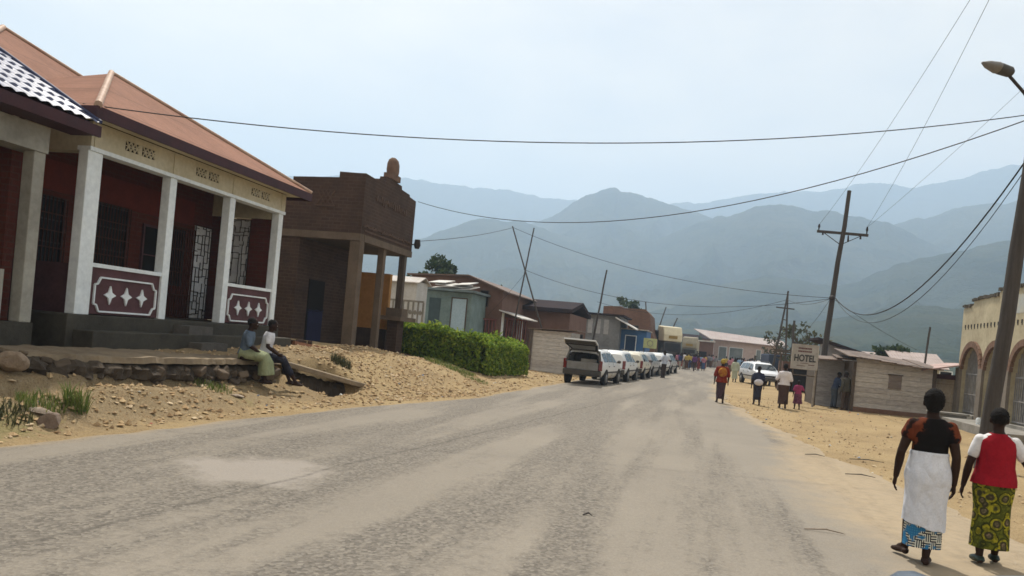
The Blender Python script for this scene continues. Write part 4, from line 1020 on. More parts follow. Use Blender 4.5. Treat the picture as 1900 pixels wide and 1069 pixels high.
opening(r, 'door', 'y', x0 + .6, x0 + 1.4, 0, zt - .5, Y, flat('dark_blue', (.02,.05,.12), rough=.7), M_white)
MB().box(x0 - .2, x1 + .1, Y - .4, Y + 6, zt + .01, zt + .09).build('roof', M_tin, r)
Y = 80; x0, x1 = X(1118, 590, Y), X(1204, 590, Y); zt = Z(1160, 571, Y); zt2 = Z(1196, 571, Y)
r = thing('ruined_building', 'tall unfinished brown brick building with a broken corner', 'building', ((x0 + x1) / 2, Y + 4, 0))
m = MB(); m.prism([(x0, -.2), (x1 + 1.0, -.2), (x1 + .8, zt * .45), (x1 + .35, zt * .62), (x1 + .1, zt - .5), (x1 - .4, zt), (x0 + 2, zt - .05), (x0 + 1.8, zt + .12), (x0, zt)], 'xz', Y, Y + 9); m.build('wall', M_brickd, r)
for k in range(2): opening(r, 'window', 'y', x0 + 1 + k * 1.8, x0 + 1.9 + k * 1.8, 2.8, 3.9, Y, M_dark, M_wood)
Y = 60; p = X(1206, 640, Y); r = thing('notice_board', 'small yellow green board beyond the blue shop', 'sign', (p, Y, 0))
zt = Z(1206, 628, Y); MB().box(p - .5, p + .5, Y, Y + .06, zt - .75, zt).build('panel', flat('yellow_green_board', (.42,.45,.22), (.30,.33,.16), 4, .7), r)
m = MB(); m.tube([(p + .22 * math.cos(a * .7), Y - .012, zt - .38 + .22 * math.sin(a * .7)) for a in range(10)], .025, 6); m.build('round_mark', M_concrete, r)
for s_ in (-.45, .45): MB().box(p + s_ - .03, p + s_ + .03, Y + .06, Y + .12, -.05, zt).build('post', M_wood, r)
# far end of the street
Y = 112; x0, x1 = X(1325, 645, Y), X(1452, 655, Y); zt = Z(1325, 629, Y); zt1 = Z(1445, 643, Y)
r = thing('pink_building', 'long pink walled building with a faded red and white roof closing the street', 'building', ((x0 + x1) / 2, Y + 5, 0))
m = MB(); m.prism([(x0, -.2), (x1, -.2), (x1, zt1), (x0, zt)], 'xz', Y, Y + 9); m.build('wall', flat('pinkish_plaster', (.46,.38,.36), (.36,.28,.26), .5, .9), r)
m = MB(); m.add([(x0 - .6, Y - .7, zt), (x1 + .6, Y - .7, zt1), (x1 + .4, Y + 5, zt1 + .9), (x0 - 3.0, Y + 5, zt + 1.35), (x0 - .6, Y - .7, zt - .1), (x1 + .6, Y - .7, zt1 - .1), (x1 + .4, Y + 5, zt1 + .8), (x0 - 3.0, Y + 5, zt + 1.25)], [(0,1,2,3),(7,6,5,4),(0,4,5,1),(1,5,6,2),(2,6,7,3),(3,7,4,0)])
m.build('roof', corrugated('faded_red_roof', (.25,.19,.178), (.34,.315,.305), .4, 'x', .7, 0, .35), r)
for u0, u1 in ((1334, 1348), (1354, 1378), (1404, 1412)): opening(r, 'window', 'y', X(u0, 650, Y), X(u1, 650, Y), 1.0, zt - 1.0, Y, flat('dull_teal_glass', (.10,.13,.14), (.2,.23,.24), 1.2, .4), M_white)
Y = 106; x0, x1 = X(1286, 640, Y), X(1324, 642, Y); zt = Z(1305, 634, Y)
r = thing('far_shed', 'low dark shed with a pale roof edge left of the pink building', 'shed', ((x0 + x1) / 2, Y + 3, 0))
wall_box(r, x0, x1, Y, Y + 6, zt, M_brown); MB().box(x0 - .3, x1 + .2, Y - .4, Y + 6.2, zt + .01, zt + .18).build('roof', M_tin_white, r)
opening(r, 'doorway', 'y', x0 + .8, x1 - .8, 0, 2, Y, M_dark, None)

for u0, u1, v0, Y, c, lb in ((1196, 1222, 634, 98, M_brown, 'dark narrow house between the ruined building and the cream lorry'), (1262, 1292, 632, 118, M_teal, 'dull teal house with dark roof behind the smaller lorry'), (1300, 1318, 628, 140, M_brown, 'tiny far house over the low dark shed')):
    xa, xb = X(u0, v0, Y), X(u1, v0, Y); zt = Z(u1, v0, Y); r = thing('far_house', lb, 'house', ((xa + xb) / 2, Y + 2, 0))
    wall_box(r, xa, xb, Y, Y + 5, zt, c); gable_roof('roof', xa, xb, Y, Y + 5, zt, zt + .9, M_darkroof, r)
    opening(r, 'doorway', 'y', (xa + xb) / 2 - .5, (xa + xb) / 2 + .5, 0, 2, Y, M_dark, M_wood)
# ------------------------------------------------------------------ right side: huts, arched house, far roofs
Y = 33.0; x0, x1 = atY(1584, 720, Y).x, atY(1729, 730, Y).x
r = thing('plank_hut', 'grey weathered plank hut with a small shutter and red earth at its foot', 'hut', ((x0 + x1) / 2, Y + 1.5, 0))
m = MB(); zl, zr_ = Z(1586, 664, Y), Z(1730, 688, Y)
planks(m, x0, x1, Y, .22, 1.98, .185, random.Random(5)); m.prism([(x0, 1.98), (x1, 1.98), (x1, 2.02), (x0, zl)], 'xz', Y - .03, Y); m.box(x0 + .02, x1 - .02, Y + .002, Y + 3, 0, 1.97)
m.build('wall', M_planks, r)
MB().box(x0 - .03, x0 + .015, Y + .03, Y + 3, -.05, 2.0).build('side_wall', M_wood, r)
MB().box(x0 - .02, x1 + .02, Y - .07, Y + .001, -.05, .22).build('earth_skirt', flat('splashed_red_earth', (.15,.075,.05), (.22,.14,.10), 2, .95, .4), r)
s = MB().box(X(1648, 710, Y), X(1672, 710, Y), Y - .075, Y - .03, Z(1660, 722, Y), Z(1660, 697, Y)).build('shutter', flat('brown_grey_board', (.21,.175,.155), (.14,.115,.10), 3, .9, .3, stretch=(1,1,8)), r)
m = MB(); a, b, zt_, zb_ = X(1648, 710, Y), X(1672, 710, Y), Z(1660, 697, Y), Z(1660, 722, Y); m.box(a - .04, b + .04, Y - .09, Y - .05, zt_, zt_ + .04); m.build('shutter_frame', M_wood, s)
for xx in (x0 - .05, x1 + .03): MB().box(xx - .06, xx + .06, Y - .12, Y - .0, -.1, 2.0).build('corner_post', M_wood, r)
m = MB(); rd = random.Random(6)
for k in range(6):
    a = x0 - .35 + k * (x1 - x0 + .5) / 6; w = (x1 - x0 + .5) / 6 + .08
    zz = zl + .06 - (zl - zr_) * k / 6 + rd.uniform(-.02, .03)
    m.add([(a, Y - .4, zz - .02), (a + w, Y - .4, zz - .02 - .03), (a + w, Y + 3.2, zz + .26), (a, Y + 3.2, zz + .3), (a, Y - .4, zz - .05), (a + w, Y - .4, zz - .08), (a + w, Y + 3.2, zz + .22), (a, Y + 3.2, zz + .27)], [(0,1,2,3),(7,6,5,4),(0,4,5,1),(1,5,6,2),(2,6,7,3),(3,7,4,0)])
m.build('roof', MATS['rust_tin'], r)
Y = 35.2; xa, xb = X(1512, 700, Y), X(1592, 700, Y); zt = Z(1545, 664, Y)
r = thing('lean_to_stall', 'bluish grey plank stall with a ragged tin awning between hotel sign and hut', 'stall', ((xa + xb) / 2, Y + 1, 0))
m = MB(); planks(m, xa, xb, Y, -.05, zt - .1, .22, random.Random(8)); m.box(xa + .1, xb, Y + .01, Y + 2.4, -.05, zt - .1); MB().box(xa - .02, xa + .098, Y + .02, Y + 2.4, -.05, zt - .12).build('side_wall', M_wood, r); m.build('wall', island('bluish_planks', [(.37,.365,.38), (.31,.305,.315), (.42,.415,.43), (.27,.26,.26)], .9, .15, 0, .5, .4), r)
for k, (ua, ub, dz) in enumerate(((1512, 1556, -.03), (1546, 1598, .06))):
    m = MB().obox(((X(ua, 660, Y) + X(ub, 660, Y)) / 2, Y - .35, zt + dz), (X(ub, 660, Y) - X(ua, 660, Y), 1.3, .05), Matrix.Rotation(R(6), 3, 'X') @ Matrix.Rotation(R(-2 + 3 * k), 3, 'Y')); m.build('awning_sheet', MATS['rust_tin'], r)
for u in (1514, 1580): MB().tube([(X(u, 700, Y - .9), Y - .9, -.1), (X(u, 700, Y - .9), Y - .88, zt - .05)], .05, 7).build('awning_post', M_wood, r)
MB().obox((X(1586, 700, Y) - .2, Y - .9, .65), (.1, .06, 1.5), Matrix.Rotation(R(10), 3, 'Y')).build('leaning_board', M_planks, r)
Y = 38.5; x0, x1 = X(1535, 650, Y), X(1712, 690, Y); za, zb_ = Z(1530, 632, Y), Z(1705, 694, Y)
r = thing('dark_roof_shed', 'pale walled shed under a long black sloping roof behind the plank hut', 'shed', ((x0 + x1) / 2, Y + 3, 0))
m = MB(); m.prism([(x0, -.1), (x1, -.1), (x1, zb_ - .05), (x0, za - .05)], 'xz', Y, Y + 2.2); m.build('wall', flat('dusty_whitewash', (.34,.325,.32), (.19,.17,.165), .9, .9, .3), r)
m = MB(); m.prism([(x0 - .5, za + .12), (x1 + .5, zb_ - .06), (x1 + .5, zb_ - .2), (x0 - .5, za)], 'xz', Y - .5, Y + 2.6); m.build('roof', M_darkroof, r)
Y = 33.4; x0, x1 = X(1732, 720, Y), X(1772, 720, Y); 
r = thing('sheet_lean_to', 'beige sheet lean-to with a pinkish rusty roof between hut and arched house', 'shed', ((x0 + x1) / 2, Y + 1, 0))
wall_box(r, x0, x1 + .1, Y, Y + 2, 1.7, corrugated('beige_sheet', (.40,.35,.28), (.30,.24,.18), .12, 'x', .8), -.1)
m = MB(); zc = Z(1742, 686, Y); m.prism([(x0 - .6, zc - .1), (x1 + .3, zc + .28), (x1 + .3, zc + .33), (x0 - .6, zc - .05)], 'xz', Y - .7, Y + 2.4); m.build('roof', corrugated('pinkish_tin', (.40,.27,.24), (.27,.16,.13), .09, 'y', .6), r)
MB().box(x0, x1 + .1, Y - .35, Y - .25, 1.62, 1.8).build('eave_board', M_maroon, r)
def arched_house():
    xf = 9.85; r = thing('arched_house', 'yellowish house with brick trimmed arches, iron gates and a crumbling parapet', 'house', (xf + 2, 29, 0))
    yy = flat('yellowed_plaster', (.50,.44,.30), (.33,.28,.185), .9, .9, .3)
    arches = [(30.75, 32.65), (28.45, 30.30), (26.0, 27.95), (23.4, 25.5)]
    zs, rise, top = 2.05, .85, 3.35
    m = MB(); w = .35
    ya = [22.9] + [v for a in reversed(arches) for v in a] + [33.15]
    for a, b in zip(ya[0::2], ya[1::2]): m.box(xf, xf + w, a, b, -.1, zs)
    # spandrels
    for a, b in arches:
        c, h = (a + b) / 2, (b - a) / 2; N = 12; pts = [(c - h * math.cos(math.pi * k / N), zs + rise * math.sin(math.pi * k / N)) for k in range(N + 1)]
        for k in range(N):
            (p, q), (p2, q2) = pts[k], pts[k + 1]
            m.add([(xf, p, q), (xf, p2, q2), (xf, p2, top), (xf, p, top), (xf + w, p, q), (xf + w, p2, q2), (xf + w, p2, top), (xf + w, p, top)], [(0,1,2,3),(7,6,5,4),(0,4,5,1),(3,2,6,7)])
    for a, b in zip(ya[0::2], ya[1::2]): m.box(xf, xf + w, a, b, zs, top)
    m.prism([(22.9, top), (33.15, top), (33.15, 4.38), (32.1, 4.45), (32.05, 4.6), (29.6, 4.66), (29.55, 4.78), (26.9, 4.85), (26.8, 5.05), (22.9, 5.1)], 'yz', xf, xf + w)
    m.build('wall', yy, r)
    for a, b in zip(ya[0::2], ya[1::2]): MB().box(xf - .10, xf - .004, a + .02, b - .02, -.1, zs + .05).build('pilaster', flat('grey_brown_render', (.22,.19,.155), (.15,.125,.10), 2, .9, .3), r)
    for a, b in arches:
        c, h = (a + b) / 2, (b - a) / 2; N = 16
        t = MB()
        for k in range(N):
            a0, a1 = math.pi * (k + .06) / N, math.pi * (k + .94) / N
            P = lambda an, q: (c - (h + q) * math.cos(an), zs + (rise + q) * math.sin(an))
            pr = [P(a0, -.02), P(a1, -.02), P(a1, .2), P(a0, .2)]; t.prism(pr, 'yz', xf - .09, xf + .02)
        t.build('arch_trim', flat('arch_brick', (.21,.125,.085), (.14,.085,.06), 6, .9, .4), r)
        g_ = MB(); n = 13
        for k in range(n + 1):
            y = a + (b - a) * k / n; zt = zs + rise * math.sqrt(max(0, 1 - ((y - c) / h) ** 2)); g_.box(xf + .12, xf + .15, y - .014, y + .014, .45, max(.6, zt))
        for z in (.5, 1.15, 1.9): g_.box(xf + .115, xf + .155, a, b, z - .02, z + .02)
        for k in range(0, n, 2):
            y = a + (b - a) * (k + .5) / n; g_.beam((xf + .13, y, .5), (xf + .13, y + (b - a) / n, 1.15), .02, .02); g_.beam((xf + .13, y + (b - a) / n, 1.15), (xf + .13, y, 1.9), .02, .02)
        g_.build('iron_gate', flat('pale_iron', (.30,.29,.28), (.16,.15,.14), 4, .6), r)
        MB().box(xf - .14, xf + .4, a, b, -.1, .42).build('threshold', M_concrete, r)
    MB().box(xf + 1.6, xf + 1.75, 22.9, 33.1, -.1, 4.2).build('inner_wall', flat('blue_grey_inner', (.10,.115,.15), (.06,.065,.08), .8, .8), r)
    MB().box(xf + w, xf + 7, 32.85, 33.1, -.1, 4.3).build('side_wall', yy, r)
    MB().box(xf + w, xf + 7, 22.95, 32.8, 3.9, 3.98).build('flat_roof', MATS['old_tin'], r)
    d = MB()
    for k in range(30):
        y = 32.8 - k * .33
        d.box(xf - .012, xf + .001, y - .075, y + .02, 3.62, 3.74); d.box(xf - .013, xf + .001, y - .075, y - .03, 3.56, 3.62)
    d.build('vent_holes', M_dark, r)['kind'] = 'stuff'
    rd = random.Random(2); cdx = MB()
    for k in range(46):
        y = 33.1 - k * .2; zt = 4.38 if y > 32.1 else 4.6 if y > 29.6 else 4.78 if y > 26.9 else 5.05
        cdx.obox((xf + .15, y, zt + .06 + rd.uniform(-.02, .03)), (.42, rd.uniform(.12, .2), rd.uniform(.06, .14)), Matrix.Rotation(rd.uniform(-.3, .3), 3, 'Z'))
    cdx.build('coping', flat('blackened_coping', (.12,.105,.085), (.06,.055,.045), 4, .95, .4), r)
    for k in range(7):
        y = 32.9 - k * .28; 
    MB().box(xf - .006, xf + .001, 24.6, 28.1, 3.95, 4.55).build('faded_panel', flat('faded_blue_panel', (.36,.40,.42), (.46,.42,.32), 2.5, .9), r)
    MB().box(xf - 1.3, xf - .1, 24.2, 30.2, -.1, .32).build('entrance_slab', M_concrete, r, bevel=.02)
arched_house()
p = atZ(1770, 792, 0); b = MB().box(p.x - .75, p.x + .35, p.y - .1, p.y + .4, -.05, .40); b.box(p.x - .82, p.x + .42, p.y - .15, p.y + .45, .40, .48)
tag(b.build('concrete_block', M_concrete, None, (p.x, p.y, 0), bevel=.02), 'low concrete bench block in front of the first arch', 'block')
p = atZ(1813, 806, 0); b = MB().loft([(p.x, p.y, -.05, .07, .07), (p.x, p.y, .38, .065, .065), (p.x, p.y, .46, .08, .08), (p.x, p.y, .52, .05, .05)], 10)
tag(b.build('marker_post', M_white, None, (p.x, p.y, 0)), 'short white marker post beside the thick lamp pole', 'post')
for k, (ua, ub, v, Y, zr_, c, lb) in enumerate(((1600, 1672, 668, 70, 2.7, (.33,.265,.245), 'far low house with a dusty pink roof above the black roof'), (1668, 1752, 672, 58, 2.2, (.34,.27,.25), 'low house with a pale pink tin roof behind the leaning stick'))):
    xa, xb = X(ua, v, Y), X(ub, v, Y); r = thing('far_house', lb, 'house', ((xa + xb) / 2, Y + 3, 0))
    zt = Z((ua + ub) / 2, v + 6, Y); wall_box(r, xa, xb, Y, Y + 6, zt, M_cream); gable_roof('roof', xa, xb, Y, Y + 6, zt, zt + .9, corrugated('far_pink_tin', c, tuple(q * .75 for q in c), .2, 'x', .7), r)
    for q in range(2): opening(r, 'window', 'y', xa + 1 + q * 1.6, xa + 1.7 + q * 1.6, .9, zt - .3, Y, M_dark, M_white)
Y = 47; xa, xb = X(1446, 660, Y), X(1512, 670, Y); zt = Z(1470, 655, Y)
r = thing('brown_stall', 'dark brown market stall with stacked timber roof behind the hotel sign', 'stall', ((xa + xb) / 2, Y + 1, 0))
wall_box(r, xa + .3, xb, Y + .6, Y + 3, zt - .5, M_brown)
m = MB(); rd = random.Random(9)
for k in range(7): m.obox(((xa + xb) / 2 + rd.uniform(-.1, .1), Y + k * .45, zt - .1 + .12 * (k % 3)), (xb - xa + .4, .3, .06), Matrix.Rotation(rd.uniform(-.05, .05), 3, 'Y'))
m.build('timber_roof', M_wood, r)
for xx in (xa + .1, xb - .1): MB().box(xx - .05, xx + .05, Y, Y + .1, -.1, zt - .1).build('post', M_wood, r)
MB().box(xa + .6, xb - .3, Y + .55, Y + .6, .0, zt - .9).build('doorway', M_dark, r)
# hotel sign
def hotel_sign():
    Y = 33.3; xa, xb = X(1470, 662, Y), X(1517, 662, Y); zt, zb = Z(1493, 641, Y), Z(1493, 684, Y)
    r = thing('hotel_sign', 'white painted HOTEL sign board on a wooden post', 'sign', (xb, Y, 0))
    MB().box(xa, xb, Y - .02, Y + .02, zb, zt).build('board', flat('sign_white', (.40,.38,.355), (.28,.265,.245), 6, .8), r)
    f = MB(); t = .035
    f.box(xa - t, xb + t, Y - .04, Y + .03, zt, zt + t).box(xa - t, xb + t, Y - .04, Y + .03, zb - t, zb).box(xa - t, xa, Y - .04, Y + .03, zb, zt).box(xb, xb + t, Y - .04, Y + .03, zb, zt)
    f.build('frame', flat('sign_frame', (.45,.42,.38), (.3,.27,.24), 5, .8), r)
    w, h = xb - xa, zt - zb
    cu = bpy.data.curves.new('lettering', 'FONT'); cu.body = 'HOTEL'; cu.size = h * .40; cu.extrude = .004; cu.offset = .012; cu.align_x = 'CENTER'
    to = bpy.data.objects.new('tmp_text', cu); COL.objects.link(to)
    me = bpy.data.meshes.new_from_object(to.evaluated_get(bpy.context.evaluated_depsgraph_get())); bpy.data.objects.remove(to)
    o = bpy.data.objects.new('lettering', me); COL.objects.link(o); me.materials.append(flat('sign_black', (.06,.063,.065), rough=.8))
    xsv = [v.co.x for v in me.vertices]; sx = w * .86 / (max(xsv) - min(xsv))
    for v in me.vertices: v.co = Vector((v.co.x * sx + (xa + xb) / 2 - r.location.x, -.03 - v.co.z * .5, v.co.y * 1.0 + zb + h * .31 - 0))
    o.parent = r; ORIG[o.name] = ORIG[r.name]
    m = MB(); rd = random.Random(3)                                 # the two illegible lines over the name and the underlines below
    for zz, col in ((.87, 0), (.74, 0)):
        x = xa + w * .22
        while x < xa + w * .76: q = rd.uniform(.03, .06); m.box(x, x + q * .8, Y - .026, Y - .02, zb + h * (zz - .04), zb + h * (zz + .03)); x += q
    m.box(xa + w * .34, xa + w * .66, Y - .026, Y - .02, zb + h * .215, zb + h * .235).box(xa + w * .2, xa + w * .55, Y - .026, Y - .02, zb + h * .1, zb + h * .12).box(xa + w * .66, xa + w * .9, Y - .026, Y - .02, zb + h * .15, zb + h * .18)
    m.build('small_print', flat('sign_dark_red', (.12,.05,.05), rough=.8), r)
    MB().tube([(xb - .02, Y + .07, -.15), (xb + .0, Y + .07, zt + .0)], .045, 8).build('post', flat('pale_post', (.32,.29,.25), (.2,.17,.14), 4, .9, .3), r)
    MB().tube([(xa + .08, Y + .07, zb - .3), (xa + .06, Y + .07, zt)], .03, 8).build('stay', M_wood, r)
    MB().tube([(xa + .08, Y + .07, zb - .28), (xb - .02, Y + .07, zb - .28)], .025, 6).build('brace', M_wood, r)
hotel_sign()
# ------------------------------------------------------------------ vehicles
def car_paint(name, c, dirt, zmid=.62, dz=.3):
    if name in MATS: return MATS[name]
    t = NT(name); p = t.coords('obj'); sx = t.n('ShaderNodeSeparateXYZ'); t.l(p, sx.inputs[0])
    n = t.noise(p, 3, 5, .7)
    f = t.math('ADD', t.math('DIVIDE', t.math('SUBTRACT', zmid, sx.outputs[2]), dz), t.math('MULTIPLY', t.math('SUBTRACT', n, .5), 1.6))
    col = t.mix(t.ramp(f, [(.1, (0,0,0)), (.9, (.8,.8,.8))]), c, dirt)
    MATS[name] = t.out(col, t.math('MULTIPLY_ADD', n, .4, .15), .5); return MATS[name]
M_wagon = car_paint('white_car_paint', (.66,.67,.67), (.40,.30,.17), .66, .4)
M_cream_car = car_paint('cream_car_paint', (.58,.55,.46), (.38,.28,.15), .7, .4); M_grey_car = car_paint('grey_car_paint', (.36,.37,.38), (.30,.24,.16), .6, .4)
M_silver = car_paint('silver_car_paint', (.60,.62,.65), (.30,.24,.18), .3, .3)
M_glassd = glass('car_glass', (.018,.024,.028), .06, .7)
M_tyre = flat('tyre_rubber', (.018,.017,.016), (.05,.042,.034), 6, .9, kind='obj')
M_rim = flat('steel_rim', (.22,.22,.22), (.10,.09,.08), 8, .5, kind='obj')
M_bumper = flat('grey_bumper', (.055,.052,.05), (.09,.078,.062), 4, .7, kind='obj')
M_redlens = flat('red_lens', (.16,.012,.010), rough=.25, spec=.6, kind='obj')
M_lens = flat('clear_lens', (.5,.5,.48), rough=.15, spec=.7, kind='obj')
M_seat = flat('seat_cloth', (.09,.085,.08), (.05,.048,.045), 5, .95, kind='obj')
M_gatepanel = flat('dusty_silver', (.26,.26,.26), (.17,.16,.145), 3, .5, kind='obj')
# (y, z bottom, z belt, z roof, half width bottom, belt, roof)
ST = [(.04,.46,.86,.88,.76,.80,.74),(.10,.40,.93,1.30,.80,.83,.60),(.26,.37,.95,1.42,.82,.84,.62),(1.2,.30,.95,1.47,.83,.85,.63),(2.3,.29,.94,1.46,.83,.85,.63),(2.72,.29,.93,1.40,.83,.85,.60),(3.35,.30,.93,.96,.83,.84,.70),(3.9,.33,.86,.90,.82,.82,.68),(4.28,.38,.74,.79,.76,.77,.62),(4.38,.42,.62,.66,.68,.70,.56)]
def section(s):
    y, zb, zl, zr, wb, wl, wr = s
    h = [(0, zb), (wb*.9, zb), (wb, zb+.14), (wl+.015, (zb+zl)/2+.04), (wl, zl), (wr, zr-.04), (wr-.10, zr+.0), (0, zr+.02)]
    return [(x, y, z) for x, z in h] + [(-x, y, z) for x, z in h[-2:0:-1]]
def interp(y):
    for a, b in zip(ST[:-1], ST[1:]):
        if a[0] <= y <= b[0]: u = (y - a[0]) / (b[0] - a[0]); return [p + (q - p) * u for p, q in zip(a, b)]
def side_pt(y, f, sgn, off=.008):
    s = interp(y); return (sgn * (s[5] + (s[6] - s[5]) * f + off), y, s[2] + (s[3] - .04 - s[2]) * f)
def wagon(label, paint, open_gate=False, group=None, name='station_wagon'):
    r = thing(name, label, 'car', (0,0,0), group)
    S = [s for s in ST]; 
    m = MB(); n = len(section(S[0])); vs = []
    for s in S: vs += section(s)
    fs = []
    for i in range(len(S) - 1):
        for k in range(n):
            k2 = (k + 1) % n
            if open_gate and i <= 1 and k in (4, 5, 6, 7, 8, 9) and i == 0: continue
            fs.append((i*n+k, (i+1)*n+k, (i+1)*n+k2, i*n+k2))
    fs.append(tuple(range((len(S)-1)*n, len(S)*n)))
    if not open_gate: fs.append(tuple(range(n-1, -1, -1)))
    m.add(vs, fs, True); 
    # wheel arches: dark flared lips
    b = m.build('body', paint, r)
    es = b.modifiers.new('edges', 'EDGE_SPLIT'); es.split_angle = R(32)
    for sg in (-1, 1):
        for (y0, y1, y2, y3) in ((.36,1.16,1.16,.42), (1.24,2.14,2.14,1.24), (2.22,3.05,2.74,2.22)):
            q = [side_pt(y0, .08, sg), side_pt(y1, .08, sg), side_pt(y2, .86, sg), side_pt(y3, .86, sg)]
            MB().add(q, [(0,1,2,3)]).build('side_window', M_glassd, r, fix=False)
        for y in (1.2, 2.18): MB().beam(side_pt(y, .0, sg, .006), (sg*.835, y, .38), .008, .012).build('door_seam', M_bumper, b)
        for y in (1.32, 2.36): MB().obox((sg*.862, y, .80), (.03, .16, .035)).build('door_handle', M_bumper, r)
        MB().obox((sg*.845, 2.2, .55), (.03, 2.1, .07)).build('side_moulding', M_bumper, r)
        MB().ball((sg*.95, 2.95, 1.0), (.09, .05, .07), 8, 6).tube([(sg*.82, 2.95, .95), (sg*.93, 2.95, .98)], .02, 6).build('mirror', M_bumper, r)
        for y in (.86, 3.55):
            MB().tube([(sg*.70, y, .31), (sg*.862, y, .31)], [.385, .385], 20).build('wheel_arch', M_dark, r)
            w = MB().tube([(sg*.66, y, .30), (sg*.70, y, .30), (sg*.84, y, .30), (sg*.872, y, .30)], [.27, .30, .30, .26], 20).build('wheel', M_tyre, r)
            MB().tube([(sg*.85, y, .30), (sg*.885, y, .30), (sg*.88, y, .30)], [.19, .18, .06], 16).build('rim', M_rim, w)
        MB().obox((sg*.70, 4.33, .66), (.26, .08, .13), Matrix.Rotation(-sg*.25, 3, 'Z')).build('headlight', M_lens, r, bevel=.015)
        MB().obox((sg*.75, .075, .82), (.15, .08, .40), Matrix.Rotation(sg*.1, 3, 'Z')).build('tail_light', M_redlens, r, bevel=.012)
        MB().tube([(sg*.52, .5, 1.50), (sg*.53, .7, 1.54), (sg*.53, 2.2, 1.54), (sg*.52, 2.4, 1.49)], .018, 6).build('roof_rail', M_bumper, r)
    a, c = interp(2.78), interp(3.28)
    MB().add([(-a[6]*.93, 2.79, a[3]-.01), (a[6]*.93, 2.79, a[3]-.01), (c[5]*.86, 3.30, c[2]+.07), (-c[5]*.86, 3.30, c[2]+.07)], [(0,1,2,3)]).build('windscreen', M_glassd, r, fix=False).location = (0, .012, .022)
    MB().box(-.76, .76, 4.34, 4.46, .36, .55).build('front_bumper', M_bumper, r, bevel=.03)
    MB().box(-.42, .42, 4.36, 4.41, .58, .68).build('grille', M_dark, r)
    MB().box(-.80, .80, -.08, .1, .38, .60).build('rear_bumper', M_bumper, r, bevel=.03)
    if open_gate:
        MB().box(-.66, .66, -.0, .05, .60, .93).build('rear_panel', M_gatepanel, r, bevel=.02)
        MB().box(-.74, .74, .12, 2.7, .60, .66).box(-.74, .74, 2.62, 2.7, .60, 1.0).build('load_floor', M_dark, r)
        s_ = MB(); s_.obox((-.36, 1.3, .95), (.62, .16, .66), Matrix.Rotation(-.15, 3, 'X')).obox((.36, 1.3, .95), (.62, .16, .66), Matrix.Rotation(-.15, 3, 'X')); s_.build('rear_seat', M_seat, r, bevel=.04)
        MB().obox((.12, .62, .86), (.66, .5, .40), Matrix.Rotation(.2, 3, 'Z')).build('cargo_box', flat('pale_carton', (.40,.38,.34), (.3,.27,.23), 4, .9, kind='obj'), r, bevel=.02)
        f = MB()
        for sg in (-1, 1): f.beam((sg*.72, .06, .9), (sg*.60, .22, 1.40), .10, .08)
        f.beam((-.6, .22, 1.41), (.6, .22, 1.41), .08, .06); f.build('gate_frame', M_bumper, r)
        h = Vector((0, .20, 1.46)); e = Vector((0, -.80, 1.80)); d = (e - h).normalized(); nn = Vector((0, -d.z, d.y)); 
        t = MB()
        q = lambda x, k, o: tuple(h + d * k + nn * o + Vector((x, 0, 0)))
        t.add([q(-.58,0,.04), q(.58,0,.04), q(.70,.75,.05), q(-.70,.75,.05), q(-.66,1.08,0), q(.66,1.08,0), q(-.58,0,-.0), q(.58,0,-.0), q(.70,.75,-.01), q(-.70,.75,-.01), q(-.66,1.08,-.05), q(.66,1.08,-.05)],
              [(0,1,2,3),(3,2,5,4),(7,6,9,8),(8,9,10,11),(0,6,7,1),(1,7,8,2),(2,8,11,5),(5,11,10,4),(4,10,9,3),(3,9,6,0)])
        t = t.build('tailgate', paint, r)
        MB().add([q(-.57,.03,.046), q(.57,.03,.046), q(.69,.75,.058), q(-.69,.75,.058)], [(0,1,2,3)]).build('inner_panel', M_dark, t, fix=False)
        MB().add([q(-.47,.12,.056), q(.47,.12,.056), q(.57,.64,.066), q(-.57,.64,.066)], [(0,1,2,3)]).build('tailgate_window', flat('dusty_glass', (.20,.21,.215), (.13,.13,.13), 3, .3, spec=.6, kind='obj'), t, fix=False)
        MB().add([q(-.66,.77,.06), q(.66,.77,.06), q(.63,1.05,.012), q(-.63,1.05,.012)], [(0,1,2,3)]).build('gate_lining', M_bumper, t, fix=False)
        for sg in (-1, 1): MB().tube([(sg*.56, .16, 1.15), q(sg*.6, .45, -.02)], .014, 6).build('gas_strut', M_iron, t)
    else:
        s0, s1 = ST[1], ST[2]
        MB().add([(-.66, .085, .96), (.66, .085, .96), (.53, .20, 1.35), (-.53, .20, 1.35)], [(0,1,2,3)]).build('rear_window', M_glassd, r, fix=False).location = (0, -.03, .0)
        MB().box(-.3, .3, .015, .03, .66, .78).build('number_plate', M_gatepanel, r)
    return r
def place(o, x, y, rz, z=.02): o.location = (x, y, z); o.rotation_euler = (0, 0, rz); return o
gp = 'station wagons parked in a row along the kerb'
w1 = wagon('dusty white station wagon with its tailgate raised, rearmost of the parked row', M_wagon, True, gp)
place(w1, -4.46, 32.0, R(-5.5))
w2 = wagon('white station wagon parked bumper to bumper ahead of the one with raised tailgate', M_wagon, False, gp)
place(w2, -3.98, 37.4, R(-4.5))
p_lab = ['cream station wagon, third in the parked row counting from the raised tailgate', 'grey station wagon in the middle of the parked row, between cream and white ones', 'white station wagon, second from the far end of the parked row', 'grey station wagon at the far end of the parked row, next to the crowd']
